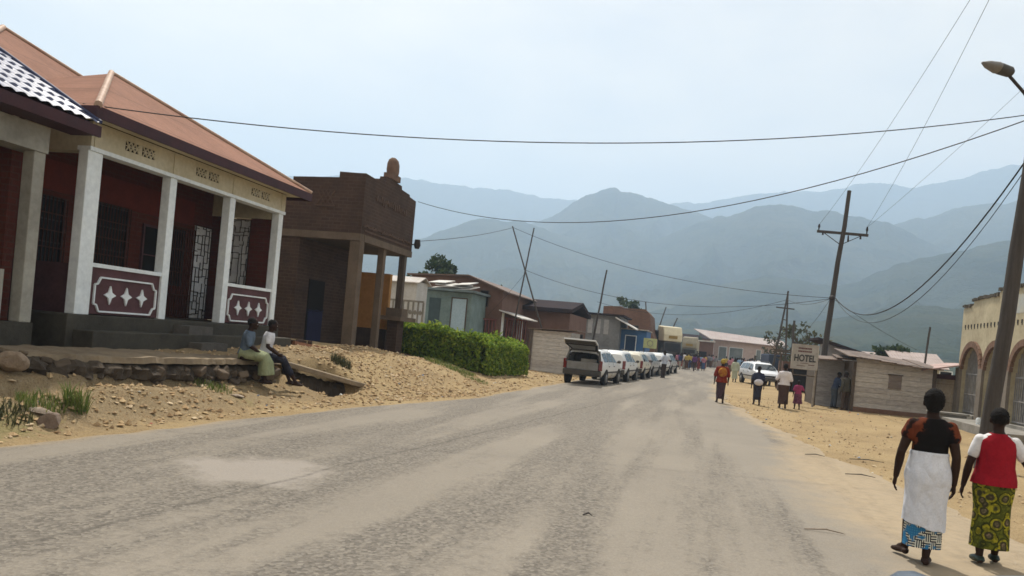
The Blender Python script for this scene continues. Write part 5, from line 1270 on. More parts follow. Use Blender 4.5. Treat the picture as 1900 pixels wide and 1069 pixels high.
for k, lb in enumerate(p_lab):
    c = copy_tree(w2); c['label'] = lb; place(c, -3.62 + k * .37 + (.12, -.1, .15, 0)[k], 42.6 + k * 5.2 + (0, .3, -.25, .2)[k], R((-3.2, -5.5, -3.6, -6)[k]))
    for ch in c.children:
        if ch.name.startswith('body'): ch.data = ch.data.copy(); ch.data.materials[0] = (M_cream_car, M_grey_car, M_wagon, M_grey_car)[k]
        if k in (1, 3) and ch.name.startswith('roof_rail'): ch.scale = (1, 1, .2); ch.location.z += 1.19
p = atZ(1409, 722, 0)
sc_ = wagon('silver car parked on the sand facing the camera behind the pedestrians', M_silver, False, None, 'silver_car')
p2 = atZ(1412, 716, 0); a = R(180 + 13)
ctr = Vector((p2.x, p2.y + 1.6, 0)); dfr = Vector((-math.sin(a), math.cos(a), 0)); q = ctr - dfr * 2.2
place(sc_, q.x, q.y, a, .03)
def lorry(label, name, W, H, L, cabmat, cargomat, toppanel, group=None):
    """front faces -y at y=0"""
    r = thing(name, label, 'truck', (0,0,0), group); w = W / 2
    m = MB(); m.prism([(.12, .5), (.0, 1.0), (.05, 1.55), (.28, H*.62), (1.9, H*.62), (1.9, .5)], 'yz', -w*.95, w*.95); cab = m.build('cab', cabmat, r, bevel=.06)
    MB().add([(-w*.84, .045, 1.6), (w*.84, .045, 1.6), (w*.78, .25, H*.58), (-w*.78, .25, H*.58)], [(0,1,2,3)]).build('windscreen', M_dkwin, r, fix=False).location = (0, -.03, 0)
    MB().box(-w*.5, w*.5, -.03, .02, .85, 1.3).build('grille', M_dark, r)
    MB().box(-w*.97, w*.97, -.12, .2, .42, .72).build('bumper', M_bumper, r, bevel=.03)
    for sg in (-1, 1):
        MB().ball((sg*w*.72, -.0, .95), (.13, .05, .11), 10, 6).build('headlight', M_lens, r)
        MB().obox((sg*(w+.12), .2, 1.75), (.16, .06, .42)).tube([(sg*w*.9, .25, 1.9), (sg*(w+.1), .2, 1.9)], .02, 6).build('mirror', M_bumper, r)
        for y in (.95, L - 1.9, L - 1.0):
            wh = MB().tube([(sg*(w-.32), y, .5), (sg*(w-.28), y, .5), (sg*(w-.03), y, .5), (sg*w, y, .5)], [.44, .5, .5, .44], 18).build('wheel', M_tyre, r)
            MB().tube([(sg*(w-.02), y, .5), (sg*(w+.015), y, .5)], [.28, .24], 14).build('rim', M_rim, wh)
    MB().box(-w*.6, w*.6, 1.6, L, .75, .95).build('chassis', M_bumper, r)
    MB().box(-w, w, 2.0, L, .95, H*.9).build('cargo_body', cargomat, r, bevel=.08)
    if toppanel is not None:
        t = MB(); t.prism([(.25, H*.63), (.2, H*.80), (.55, H*1.0), (2.4, H*1.02), (2.4, H*.9), (1.95, H*.63)], 'yz', -w*.98, w*.98); t = t.build('roof_pod', toppanel, r, bevel=.1)
        MB().box(-w*.45, w*.45, .16, .24, H*.70, H*.775).build('pod_stripe', flat('mustard_stripe', (.32,.22,.06), rough=.7, kind='obj'), t)
    return r
M_tarp = flat('dark_tarpaulin', (.045,.04,.042), (.03,.024,.024), 2, .9, .3, 8, kind='obj')
Y = 86; xa, xb = X(1230, 640, Y), X(1268, 640, Y); H = Z(1250, 607, Y)
t1 = lorry('tall dark loaded lorry with a cream cab roof facing down the street', 'lorry', xb - xa, H, 8, flat('dark_cab', (.05,.045,.045), (.09,.075,.06), 2, .6, kind='obj'), M_tarp, flat('cream_pod', (.72,.66,.48), (.6,.54,.38), 2, .5, kind='obj'))
place(t1, (xa + xb) / 2, Y, R(21))
Y = 95; xa, xb = X(1268, 640, Y), X(1290, 640, Y); H = Z(1280, 626, Y)
t2 = lorry('smaller lorry with a pale canvas top beside the tall lorry', 'lorry', xb - xa + .4, H, 6, flat('olive_cab', (.10,.10,.085), (.16,.15,.12), 2, .6, kind='obj'), flat('pale_canvas', (.36,.33,.25), (.26,.235,.18), 2, .9, kind='obj'), flat('pale_canvas', (.36,.33,.25), kind='obj'))
place(t2, (xa + xb) / 2, Y, R(-3))
Y = 64; xa, xb = X(1407, 670, Y), X(1443, 672, Y); H = Z(1425, 656, Y)
t3 = lorry('dark blue covered truck standing behind the silver car', 'truck', xb - xa, H / .92, 5.5, flat('white_cab', (.55,.56,.56), (.4,.39,.37), 2, .5, kind='obj'), flat('navy_tarp', (.03,.045,.08), (.02,.028,.05), 2, .85, .3, 8, kind='obj'), None)
place(t3, (xa + xb) / 2 + .2, Y + 5.5, R(186))
p = atZ(1530, 732, 0)
def motorbike():
    r = thing('motorcycle', 'dark motorcycle standing beside the boys at the plank stall', 'motorcycle', (0,0,0))
    for y in (-.62, .62):
        w = MB(); N = 20
        w.tube([(0, y + .29*math.cos(2*math.pi*k/N), .30 + .29*math.sin(2*math.pi*k/N)) for k in range(N + 1)], .05, 8, side=(1,0,0)); w = w.build('wheel', M_tyre, r)
        h = MB(); 
        for k in range(8): h.beam((0, y, .3), (0, y + .26*math.cos(k*.785), .3 + .26*math.sin(k*.785)), .012, .012)
        h.tube([(-.05, y, .3), (.05, y, .3)], .05, 8); h.build('spokes', M_rim, w)
    f = MB(); f.tube([(0,-.62,.3),(0,-.1,.45),(0,.3,.5),(0,.42,.85)], .03, 6).tube([(0,-.1,.45),(0,-.35,.72),(0,.35,.78)], .03, 6).obox((0,.05,.45), (.22,.34,.28)); f.build('frame', M_iron, r)
    MB().tube([(.06,.62,.3),(.06,.42,.95)], .025, 6).tube([(-.06,.62,.3),(-.06,.42,.95)], .025, 6).tube([(-.36,.3,1.02),(-.1,.42,.98),(.1,.42,.98),(.36,.3,1.02)], .018, 6).build('fork', M_rim, r)
    MB().ball((0,.2,.80), (.13,.27,.12), 12, 8).build('fuel_tank', flat('dark_blue_tank', (.02,.03,.08), rough=.3, kind='obj'), r)
    MB().obox((0,-.32,.78), (.24,.62,.10)).build('saddle', M_seat, r, bevel=.03)
    MB().ball((0,.55,.88), (.09,.07,.09), 10, 6).build('headlight', M_lens, r)
    return r
place(motorbike(), p.x, p.y + .4, R(70), float(ground_z(p.x, p.y)))
def own_bonnet():
    """the photographer's own car: bonnet, wings and lamps just under the lens"""
    r = thing('car', 'dark blue grey car bonnet whose edge shows at the bottom of the picture', 'car', (.95, 1.2, 0))
    pt = flat('blue_grey_car_paint', (.06,.075,.10), (.05,.062,.085), 2, .3, spec=.6)
    m = MB(); vs = []; fs = []; ox = .95
    xs_ = np.linspace(-.82, .82, 61); ys_ = np.concatenate([np.linspace(.75, 1.95, 14), np.linspace(2.0, 2.22, 9)])
    for y in ys_:
        for x in xs_:
            d = max(0, y - 1.98) / .24
            z = 1.33 - .40 * min(abs(x), .55)**2 - .9 * max(0, abs(x) - .55)**2 + .034 * math.exp(-((abs(x) - .43) / .05)**2) - .012 * (y - 2) * 0 - .22 * d**2
            vs.append((x + ox, y, z))
    n = len(xs_)
    for j in range(len(ys_) - 1):
        for i in range(n - 1): fs.append((j*n+i, j*n+i+1, (j+1)*n+i+1, (j+1)*n+i))
    m.add(vs, fs, True); m.build('bonnet', pt, r)
    MB().box(ox - .80, ox + .80, .8, 2.15, .45, 1.02).build('body', pt, r)
    MB().box(ox - .84, ox + .84, 2.15, 2.36, .45, .75).build('bumper', M_bumper, r, bevel=.04)
    for sg in (-1, 1):
        MB().obox((ox + sg*.6, 2.2, .90), (.34, .10, .18)).build('headlight', M_lens, r, bevel=.03)
        MB().tube([(ox + sg*.60, 1.5, .34), (ox + sg*.83, 1.5, .34)], .34, 20).build('wheel', M_tyre, r)

# ------------------------------------------------------------------ poles, lamp, cables
def pole(label, base, top, r0, r1, name='utility_pole', cat='pole', mat=None, n=10):
    r = thing(name, label, cat, base); b, t = Vector(base), Vector(top); rd = random.Random(hash(label) % 1000 if False else len(label))
    pts = [b + (t - b) * k / 6 + Vector((rd.uniform(-1, 1), rd.uniform(-1, 1), 0)) * (r0 * .18 if 0 < k < 6 else 0) for k in range(7)]
    pts[0] = b - (t - b) * .02
    MB().tube(pts, [r0 + (r1 - r0) * k / 6 for k in range(7)], n).build('shaft', mat or M_pole, r)
    return r, b, t
# crossarm pole
Yc = 37.0; b = atY(1516, 735, Yc); b.z = 0; tp = atY(1576, 354, Yc)
cp, b, t = pole('tall leaning wooden pole with a crossarm behind the hotel sign', b, tp, .145, .085)
ca = atY(1516, 429, Yc); cb = atY(1611, 437, Yc)
MB().beam(ca, cb, .10, .11).build('crossarm', M_pole, cp)
INS = []
for (u, v0, v1) in ((1519, 428, 416), (1608, 436, 421)):
    a_, b_ = atY(u, v0, Yc - .0), atY(u + 1.5, v1, Yc); MB().tube([a_, a_ + (b_ - a_) * .4, a_ + (b_ - a_) * .6, b_], [.02, .03, .055, .03], 8).build('insulator', M_iron, cp); INS.append(b_)
for (u, v0, v1) in ((1574, 437, 449), (1597, 437, 444), (1527, 431, 436)):
    a_, b_ = atY(u, v0, Yc - .08), atY(u - .5, v1, Yc - .08); MB().tube([a_, b_], [.03, .045], 8).build('hanging_insulator', M_iron, cp)
for u0, v0, u1, v1 in ((1529, 432, 1560, 455), (1600, 437, 1565, 452)): MB().beam(atY(u0, v0, Yc - .06), atY(u1, v1, Yc - .03), .03, .03).build('arm_brace', M_iron, cp)
HUB = atY(1544, 553, Yc - .2)
MB().ball(HUB, (.14, .12, .12), 8, 6).build('cable_clamp', M_iron, cp)
# thick pole with the street lamp
D = 15.2; p0 = atD(1821, 872, D); p0.z = 0; px_ = atD(1909, 320, D); dd = (px_ - p0); p1 = p0 + dd * (8.6 / dd.z)
lp, b, t = pole('thick leaning grey pole carrying the street lamp, beside the two women', p0, p1, .145, .12, 'lamp_pole', n=14)
def on_pole(z): return p0 + dd * (z / dd.z)
le = atD(1872, 140, D - .3); arm0 = on_pole(le.z - .55)
MB().tube([arm0, arm0 + (le - arm0) * .5 + Vector((0, 0, .03)), le], .03, 8).build('lamp_arm', M_iron, lp)
l0, l1 = atD(1877, 135, D - .3), atD(1822, 116, D - .3); ax = (l1 - l0); L = ax.length; ax.normalize()
h = MB(); h.tube([l0 - ax * .02, l0 + ax * .03, l0 + ax * L * .40, l0 + ax * L * .43], [.07, .115, .125, .12], 12, side=(0,1,0), sq=.85)
h = h.build('lamp_head', flat('lamp_housing', (.07,.068,.065), (.045,.042,.04), 5, .5), lp)
MB().tube([l0 + ax * L * .43, l0 + ax * L * .5, l0 + ax * L * .8, l0 + ax * L], [.14, .15, .12, .03], 12, side=(0,1,0), sq=[.7,.7,.55,.5]).build('lamp_shade', flat('lamp_cover', (.17,.165,.16), (.11,.10,.10), 5, .4, spec=.5), h)
MB().ball(on_pole(le.z - .6), (.17, .17, .1), 10, 6).build('arm_clamp', M_iron, lp)
# other poles
def px_pole(label, u0, v0, u1, v1, Y, r0, r1, name='pole', base=True):
    a_, b_ = atY(u0, v0, Y), atY(u1, v1, Y)
    if base: a_ = a_ + (a_ - b_) * (max(0, a_.z) / max(.1, (b_.z - a_.z)))
    return pole(label, a_, b_, r0, r1, name)
A1 = atY(951, 420, 42); A2 = atY(1022, 668, 40.2); 
c1 = pole('crossed pole leaning towards the hedge, with cable at its tip', A2, A1, .05, .035)
A3 = atY(991, 423, 43); A4 = atY(958, 600, 43); A4 = A4 + (A4 - A3) * .8; A4.z = max(A4.z, 0)
c2 = pole('crossed pole leaning the other way behind the long dark roof', A4, A3, .05, .035)
c3 = px_pole('dark thin pole standing above the grey shop roof', 1104, 612, 1126, 501, 58, .085, .055)
px_pole('distant faint thin pole behind the ruined building', 1222, 610, 1236, 570, 130, .13, .09)
px_pole('short far pole left of the cream lorry roof', 1247, 612, 1257, 590, 120, .11, .09)
px_pole('upright thin pole at the broken corner of the ruined building', 1203, 640, 1198, 560, 84, .08, .06)
px_pole('dark pole with a stub, right of the lattice mast', 1469, 660, 1474, 595, 60, .10, .08)
px_pole('dark leaning stick above the far pink roof', 1712, 700, 1726, 607, 45, .06, .05)
Y = 55; r = thing('lattice_mast', 'dark A shaped lattice mast left of the hotel sign', 'mast', (X(1448, 680, Y), Y, 0))
q0, q1, qt, qb = atY(1437, 655, Y), atY(1459, 655, Y), atY(1463, 540, Y), atY(1462, 541, Y)
q0 += (q0 - qt) * .3; q1 += (q1 - qb) * .3; q0.z = q1.z = 0
MB().tube([q0, qt], [.08, .05], 8).build('mast_leg', M_pole, r); MB().tube([q1, qb], [.08, .05], 8).build('mast_leg', M_pole, r)
for k in (.30, .40, .50, .60, .70): MB().beam(q0 + (qt - q0) * k, q1 + (qb - q1) * k, .05, .05).build('mast_rung', M_pole, r)
MB().beam(atY(1440, 570, Y), atY(1474, 574, Y), .09, .08).build('crossarm', M_pole, r)
def cable(label, pts, rad, sag=None, group=None):
    """pts: two ends with a sag in metres, or a list of points it passes"""
    pts = [Vector(p) for p in pts]
    if sag is not None:
        a_, b_ = pts; pts = [a_ + (b_ - a_) * (k / 30) - Vector((0, 0, sag * 4 * (k / 30) * (1 - k / 30))) for k in range(31)]
    m = MB().tube(pts, rad * .82, 6)
    return tag(m.build('overhead_cable', flat('cable_black', (.018,.018,.02), rough=.6), None, pts[0]), label, 'cable', group)
cg = 'overhead cables along the street'
pa = on_pole(7.0); 
cable('black cable spanning the whole sky from the lamp pole to the red hip roof', (pa, (-10.3, 11.0, 4.95)), .012, .62, cg)
cable('black cable sagging from the lamp pole to the brick shop parapet', (on_pole(6.95), (-10.4, 27.15, 6.35)), .014, 1.35, cg)
cable('thick black cable bundle drooping from the lamp pole to the crossarm pole', (on_pole(6.25), HUB + Vector((.15, 0, 0))), .022, 1.75, cg)
cable('thinner cable drooping just under the thick bundle', (on_pole(6.05), HUB + Vector((.16, 0, -.05))), .011, 1.95, cg)
cable('faint high line running from the crossarm to above the frame, left of the pair', (INS[0], atD(1812, -20, 17)), .007, .25, cg)
cable('faint high line running from the crossarm to above the frame, right of the pair', (INS[1], atD(1845, -20, 17)), .007, .25, cg)
cable('thin faint line rising behind the street lamp', (INS[1] + Vector((.02, .1, 0)), atD(1935, 130, 22)), .006, .1, cg)
cable('cable from the brick shop lamp to the tip of the crossed pole', ((-10.3, 27.2, 4.9), A1 - Vector((0, 0, .08))), .014, .12, cg)
cable('long cable from the crossed pole tip to the crossarm pole', (A1 - Vector((0, 0, .05)), HUB), .014, .75, cg)
cable('long lower cable from the crossed poles past the thin pole to the crossarm pole', (atY(972, 500, 42), HUB + Vector((-.05, 0, -.03))), .014, 1.05, cg)
cable('lowest street cable hanging from the thin pole to the lattice mast', (atY(1108, 560, 58), atY(1461, 556, Y)), .016, 1.0, cg)
cable('short cable between lattice mast and crossarm pole', (atY(1461, 556, Y), HUB), .014, .3, cg)
cable('stay wire slanting from the crossarm pole down behind the black roof', (HUB, atY(1702, 650, 44)), .011, .12, cg)
cable('stay wire slanting from the crossarm pole down to the brown stall', (HUB + Vector((-.1, 0, -.1)), atY(1497, 612, 47)), .011, .1, cg)
cable('short cable between the red roof and the brick shop', ((-10.0, 18.2, 4.9), (-12.8, 22.7, 6.0)), .010, .1, cg)
cable('thin cable from crossed poles down to the hedge side', (atY(976, 505, 42), atY(905, 585, 42)), .009, .08, cg)
# ------------------------------------------------------------------ people
M_skin = flat('dark_brown_skin', (.030,.0145,.0095), (.022,.011,.0075), 8, .65, spec=.15, kind='obj')
M_hair = flat('black_hair', (.008,.007,.007), (.014,.012,.012), 60, .95, .6, 160, kind='obj')
def cloth(name, c, c2=None, s=6):
    if 'cloth_' + name in MATS: return MATS['cloth_' + name]
    m = flat('cloth_' + name, c, c2, s, .9, 0, 35, kind='obj', spec=.1); t = NT.__new__(NT); t.m = m; t.t = m.node_tree; t.b = t.t.nodes['Principled BSDF']
    creases(t); return m
def creases(t):
    p = t.coords('obj'); a = t.noise(t.mapping(p, (1, 1, .45)), 6.5, 2, .5); b = t.noise(p, 60, 2)
    t.bump(t.math('ADD', t.math('ABSOLUTE', t.math('SUBTRACT', a, .5)), t.math('MULTIPLY', b, .015)), .8, .09)
def kitenge_maze():
    t = NT('kitenge_maze'); p = t.coords('obj'); sx = t.n('ShaderNodeSeparateXYZ'); t.l(p, sx.inputs[0])
    an = t.math('ARCTAN2', sx.outputs[0], sx.outputs[1]); u = t.math('MULTIPLY', an, 2.6); v = t.math('MULTIPLY', sx.outputs[2], 15)
    cb = t.n('ShaderNodeCombineXYZ'); t.l(u, cb.inputs[0]); t.l(v, cb.inputs[1])
    ck = t.n('ShaderNodeTexChecker'); ck.inputs['Scale'].default_value = 1.0; t.l(cb.outputs[0], ck.inputs['Vector'])
    s1 = t.math('GREATER_THAN', t.math('FRACT', t.math('MULTIPLY', u, 3.0)), .5); s2 = t.math('GREATER_THAN', t.math('FRACT', t.math('MULTIPLY', v, 3.0)), .5)
    st = t.mix(ck.outputs['Fac'], t.mix(s1, (.015,.018,.03), (.55,.56,.50)), t.mix(s2, (.015,.018,.03), (.55,.54,.46)))
    blue = t.ramp(t.noise(p, 7, 2), [(.48, (0,0,0)), (.52, (1,1,1))])
    col = t.mix(blue, st, t.mix(t.math('MULTIPLY', s1, s2), (.03,.14,.30), (.05,.22,.36)))
    creases(t)
    return t.out(col, .9, .1)
def kitenge_flowers():
    t = NT('kitenge_flowers'); p = t.coords('obj')
    vo = t.n('ShaderNodeTexVoronoi'); vo.inputs['Scale'].default_value = 10; t.l(p, vo.inputs['Vector'])
    d = t.math('ADD', vo.outputs['Distance'], t.math('MULTIPLY', t.math('SUBTRACT', t.noise(p, 30, 2), .5), .22))
    med = t.ramp(d, [(.0, (.10,.075,.05)), (.18, (.20,.15,.09)), (.26, (.05,.04,.025)), (.36, (.06,.05,.03)), (.42, (.33,.30,.02)), (.54, (.27,.25,.02)), (.58, (.015,.016,.008)), (.72, (.12,.13,.015))])
    leaf = t.ramp(t.noise(p, 26, 3), [(.46, (0,0,0)), (.52, (1,1,1))])
    col = t.mix(t.math('MULTIPLY', leaf, .55), med, (.03,.04,.012))
    creases(t)
    return t.out(col, .9, .1)
def blotch_blouse():
    t = NT('blouse_dark_orange'); p = t.coords('obj'); sx = t.n('ShaderNodeSeparateXYZ'); t.l(p, sx.inputs[0])
    f = t.math('ADD', t.math('MAXIMUM', t.math('SUBTRACT', .03, sx.outputs[0]), t.math('MULTIPLY', sx.outputs[0], .62)), t.math('MULTIPLY', t.math('SUBTRACT', t.noise(p, 9, 3), .5), .22))
    f = t.math('ADD', f, t.math('MULTIPLY', t.math('SUBTRACT', sx.outputs[2], 1.25), .35))
    return t.out(t.ramp(f, [(.05, (.008,.007,.007)), (.085, (.012,.008,.008)), (.10, (.13,.034,.014)), (.17, (.10,.025,.012)), (.185, (.02,.010,.008)), (.22, (.018,.009,.008)), (.235, (.12,.03,.014))]), .9, .1)
def vec(*a): return Vector(a)
def person(label, h, mats, pose='walk', top=None, bottom=None, hair='short', vox=.016, group=None, fingers=True, J=None, extra=None, girth=1.0, stride=.11, name='person', lean=0.0, armbend=0.0, it=3, face=False):
    """a figure facing +y with its feet on z=0; every size is a share of the height h"""
    r = thing(name, label, 'person', (0,0,0), group)
    D = dict(shL=vec(-.099,0,.786), elL=vec(-.145,-.012,.63), wrL=vec(-.150,.03,.485), shR=vec(.099,0,.786), elR=vec(.145,-.012,.63), wrR=vec(.150,.03,.485),
             hpL=vec(-.052,0,.51), knL=vec(-.055,stride*.75,.285), anL=vec(-.052,stride,.05), hpR=vec(.052,0,.51), knR=vec(.055,.01,.285), anR=vec(.052,-stride,.062), drop=vec(0,0,0))
    D.update(J or {})
    drop = D['drop']; piv = vec(0,0,.5); RX = Matrix.Rotation(-lean, 3, 'X')
    T = lambda p: piv + RX @ (Vector(p) - piv) + drop
    shL, shR = T(D['shL']), T(D['shR'])
    def body():
        m = MB(xf=lambda p: T(p) * h)
        m.loft([(0,0,.455,.05,.05),(0,0,.475,.086*girth,.062*girth),(0,-.004,.52,.099*girth,.076*girth),(0,0,.57,.090*girth,.066*girth),(0,.002,.62,.076*girth,.056*girth),(0,0,.68,.082,.058),(0,0,.74,.094,.064),(0,-.003,.785,.098,.056),(0,-.004,.812,.074,.048),(0,-.003,.832,.045,.04),(0,-.002,.85,.034,.036)], 18)
        m.limb([vec(0,-.004,.82), vec(0,.002,.885)], [.036,.032], 12)
        m.ball(vec(0,.008,.932), (.048,.062,.066), 16, 12); m.ball(vec(0,.028,.898), (.036,.042,.040), 14, 8)
        m.ball(vec(0,.072,.915), (.009,.012,.014), 8, 6); m.ball(vec(0,.062,.887), (.018,.010,.008), 8, 6); m.ball(vec(0,.06,.872), (.016,.012,.011), 8, 6)
        m.ball(vec(0,.056,.943), (.036,.016,.010), 8, 6)
        for s in (-1, 1): m.ball(vec(s*.050,.002,.918), (.008,.014,.020), 8, 6)
        m.xf = lambda p: Vector(p) * h
        for S in 'LR':
            sg = -1 if S == 'L' else 1
            sh, el, wr, hp, kn, an = (shL if S == 'L' else shR), D['el'+S], D['wr'+S], D['hp'+S] + drop, D['kn'+S], D['an'+S]
            m.limb([sh, sh + (el - sh) * .4, el], [.034, .031, .024], 10); m.limb([el, el + (wr - el) * .35, wr], [.024, .025, .016], 10)
            m.limb([hp, hp + (kn - hp) * .4, kn], [.058*girth, .052, .037], 12); m.limb([kn, kn + (an - kn) * .35, an], [.037, .037, .021], 12)
            fd = D.get('foot'+S, vec(sg*.015, .095, -.035 if an.z < .056 else -.045)); 
            m.tube([an + vec(0,-.035,-.03), an + vec(0,-.01,-.028), an + fd * .55 + vec(0,0,-.012), an + fd], [.020,.026,.029,.018], 10, side=(1,0,0), sq=.7)
            m.ball(an + vec(0,-.03,-.03), (.021,.022,.018), 8, 6); m.limb([an, an + fd * .45], [.022, .018], 8)
            d = (wr - el).normalized(); sd = vec(0,1,0) - d * d.y
            if sd.length < .2: sd = vec(-sg,0,0) - d * d.dot(vec(-sg,0,0))
            sd.normalize(); nn = d.cross(sd)                        # sd = thumb side, nn = across the palm
            m.tube([wr - d*.005, wr + d*.02, wr + d*.048, wr + d*.056], [.015,.023,.025,.018], 10, side=sd, sq=.48)
            if fingers:
                inw = nn if nn.dot(vec(-sg,0,0)) > 0 else -nn
                for k, (o, l) in enumerate(((.019,.040),(.0065,.046),(-.006,.043),(-.0185,.033))):
                    a = wr + d*.05 + sd*o; b = a + d*l*.55 + inw*.006; c = b + d*l*.42 + inw*.014
                    m.limb([a, b, c], [.0058,.0052,.0042], 7)
                a = wr + d*.016 + sd*.02; b = a + d*.022 + sd*.014 + inw*.006; c = b + d*.02 + sd*.002 + inw*.006
                m.limb([a, b, c], [.0072,.0062,.005], 7)
            else: m.limb([wr + d*.04, wr + d*.085], [.016,.010], 8)
        return m
    m = body(); b = m.build('body', mats.get('skin', M_skin), r, remesh=vox, smooth_it=it)
    xt = lambda p: T(p) * h; xs_ = lambda p: Vector(p) * h
    if face:
        e = MB(xf=xt)
        for s in (-1, 1): e.ball(vec(s*.019,.062,.930), (.0075,.006,.005), 8, 6)
        e.build('eyes', flat('eye_white', (.55,.52,.48), rough=.4), r)
    if hair:
        m = MB(xf=xt)
        if hair == 'short': m.ball(vec(0,-.006,.944), (.053,.063,.060), 16, 10)
        elif hair == 'shaved': m.ball(vec(0,-.002,.944), (.0505,.0615,.058), 16, 10)
        elif hair == 'round': m.ball(vec(0,-.010,.945), (.056,.066,.062), 16, 10); m.ball(vec(0,-.03,.915), (.05,.04,.05), 12, 8)
        if hair == 'scarf':
            m.ball(vec(0,-.008,.942), (.058,.068,.064), 16, 10); m.ball(vec(0,-.068,.93), (.026,.024,.024), 10, 6)
            m.build('headscarf', mats['scarf'], r, remesh=vox, smooth_it=4)
        else:
            o = m.build('hair', M_hair, r, remesh=min(vox, .014), smooth_it=3); rg = np.random.default_rng(3); me = o.data
            co = np.zeros(len(me.vertices) * 3, np.float32); me.vertices.foreach_get('co', co); co = co.reshape(-1, 3)
            nr = np.zeros(len(me.vertices) * 3, np.float32); me.vertices.foreach_get('normal', nr); nr = nr.reshape(-1, 3)
            co = co + nr * (rg.normal(0, .0028, (len(co), 1)) + .006 * fbm(co[:, 0] * 45, co[:, 2] * 45 + co[:, 1] * 30)[:, None]).astype(np.float32); me.vertices.foreach_set('co', co.astype(np.float32).ravel()); me.update()
    if top:
        z0, sl, ex = top.get('hem', .50), top.get('sleeve', .6), top.get('ease', .012)
        m = MB(xf=xt); L = [(.47,.100*girth,.076*girth),(.52,.101*girth,.077*girth),(.57,.092*girth,.068*girth),(.62,.082*girth,.062*girth),(.68,.085,.062),(.74,.097,.067),(.785,.102,.060),(.812,.079,.052),(.832,.05,.044)]
        L = [(0, -.002, z, a + ex, b_ + ex) for z, a, b_ in L if z >= z0 - .001]
        fl = top.get('flare', 0); L[0] = (0, -.002, L[0][2], L[0][3] + fl, L[0][4] + fl)
        m.loft(L, 28, fn=lambda a, t: 1 + (.018 * math.sin(5*a + 4*t) + .012 * math.sin(9*a - 6*t)) * (1 - t))
        m.xf = xs_
        if sl > 0:
            for S, sh in (('L', shL), ('R', shR)):
                el, wr = D['el'+S], D['wr'+S]
                if sl <= 1: m.limb([sh, sh + (el - sh) * sl * .5, sh + (el - sh) * sl], [.033 + ex*.4, .034 + ex*.6, (.031 if not top.get('flared') else .038) + ex*.6], 12)
                else: m.limb([sh, sh + (el - sh) * .5, el, el + (wr - el) * (sl - 1)], [.034 + ex*.4, .034 + ex*.5, .030 + ex*.5, .025 + ex*.5], 12)
        m.build(top.get('name', 'shirt'), top['mat'], r, remesh=vox, smooth_it=2)
    if bottom and bottom['kind'] == 'skirt':
        zt, zh, rx, ry = bottom.get('top', .60), bottom.get('hem', .10), bottom.get('rx', .105), bottom.get('ry', .095)
        m = MB(xf=xs_); rings = []; cy = (D['anL'].y + D['anR'].y) * .3; fa = bottom.get('fold', .045)
        for k in range(30):
            t = k / 29; z = zh + (zt - zh) * t
            hip = math.exp(-((z - .50) / .10)**2)
            a = rx + (.088*girth + .004 - rx) * t + .022 * hip; c = ry + (.062*girth + .006 - ry) * t + .022 * hip
            rings.append((0, cy * (1 - t), z, a, c))
        ph = random.random() * 6
        m.loft(rings, 44, fn=lambda a, t: 1 + fa * (1 - t) * (math.sin(3*a + ph + t) + .6 * math.sin(7*a + 2*ph - 2*t)) + .02 * float(fbm(a * 2 + ph, t * 7, 3)), tilt=bottom.get('tilt'))
        m.build(bottom.get('name', 'skirt'), bottom['mat'], r)
    elif bottom:
        m = MB(xf=xs_); m.loft([(drop.x, drop.y, .465+drop.z, .09*girth, .07*girth), (drop.x, drop.y-.003, .52+drop.z, .107*girth, .083*girth), (drop.x, drop.y, .585+drop.z, .095*girth, .071*girth)], 16)
        for S in 'LR':
            hp, kn, an = D['hp'+S] + drop, D['kn'+S], D['an'+S]; e = kn + (an - kn) * bottom.get('len', .92)
            m.limb([hp, hp + (kn - hp) * .5, kn, e], [.066*girth, .058, .048, .04], 12)
        m.build(bottom.get('name', 'trousers'), bottom['mat'], r, remesh=vox, smooth_it=2)
    if mats.get('shoes'):
        for S in 'LR':
            sg = -1 if S == 'L' else 1; an = D['an'+S]; fd = D.get('foot'+S, vec(sg*.015, .095, -.035 if an.z < .056 else -.045)); m = MB(xf=xs_)
            m.tube([an + vec(0,-.045,-.03), an + vec(0,-.03,-.024), an + vec(0,0,-.02), an + fd * .55 + vec(0,0,-.010), an + fd * 1.02, an + fd * 1.12], [.015,.028,.032,.034,.026,.012], 12, side=(1,0,0), sq=.72)
            m.build('shoe', mats['shoes'], r, bevel=0)
    if extra: extra(r, xt, xs_, D, h)
    return r
# the two women in front: about life height, seen from behind
def wrap_cloth(z_top, z_hem, tilt, mat, nm='wrap', rx=.112, ry=.10, fold=.055, n=72):
    def f(r, xt, xs_, D, h):
        m = MB(xf=xs_); rings = []
        for k in range(40):
            t = k / 39; z = z_hem + (z_top - z_hem) * t; hip = math.exp(-((z - .50) / .09)**2)
            rings.append((0, -.004, z, rx + (.098 - rx) * t + .020 * hip, ry + (.078 - ry) * t + .022 * hip))
        m.loft(rings, n, fn=lambda a, t: 1 + fold * (1 - t * .7) * (math.sin(4*a + 1 + t * 2) * .7 + .6 * math.sin(9*a + 4 * t)) + .014 * math.sin(15*t + 3*a) * math.sin(2*a + 5*t) + .02 * float(fbm(a * 2.2, t * 6, 3)), tilt=lambda a, t: tilt * math.cos(a) * (1 - t) + .004 * math.sin(6 * a))
        o = m.build(nm, mat, r)
        k_ = MB(xf=xs_); k_.loft([(0,-.002,z_top-.012,.102,.082),(0,-.002,z_top,.105,.085),(0,-.002,z_top+.012,.10,.08)], 40, fn=lambda a, t: 1 + .015 * math.sin(9*a))
        k_.build('waist_fold', mat, o)
    return f
p = atZ(1706, 1042, .03)
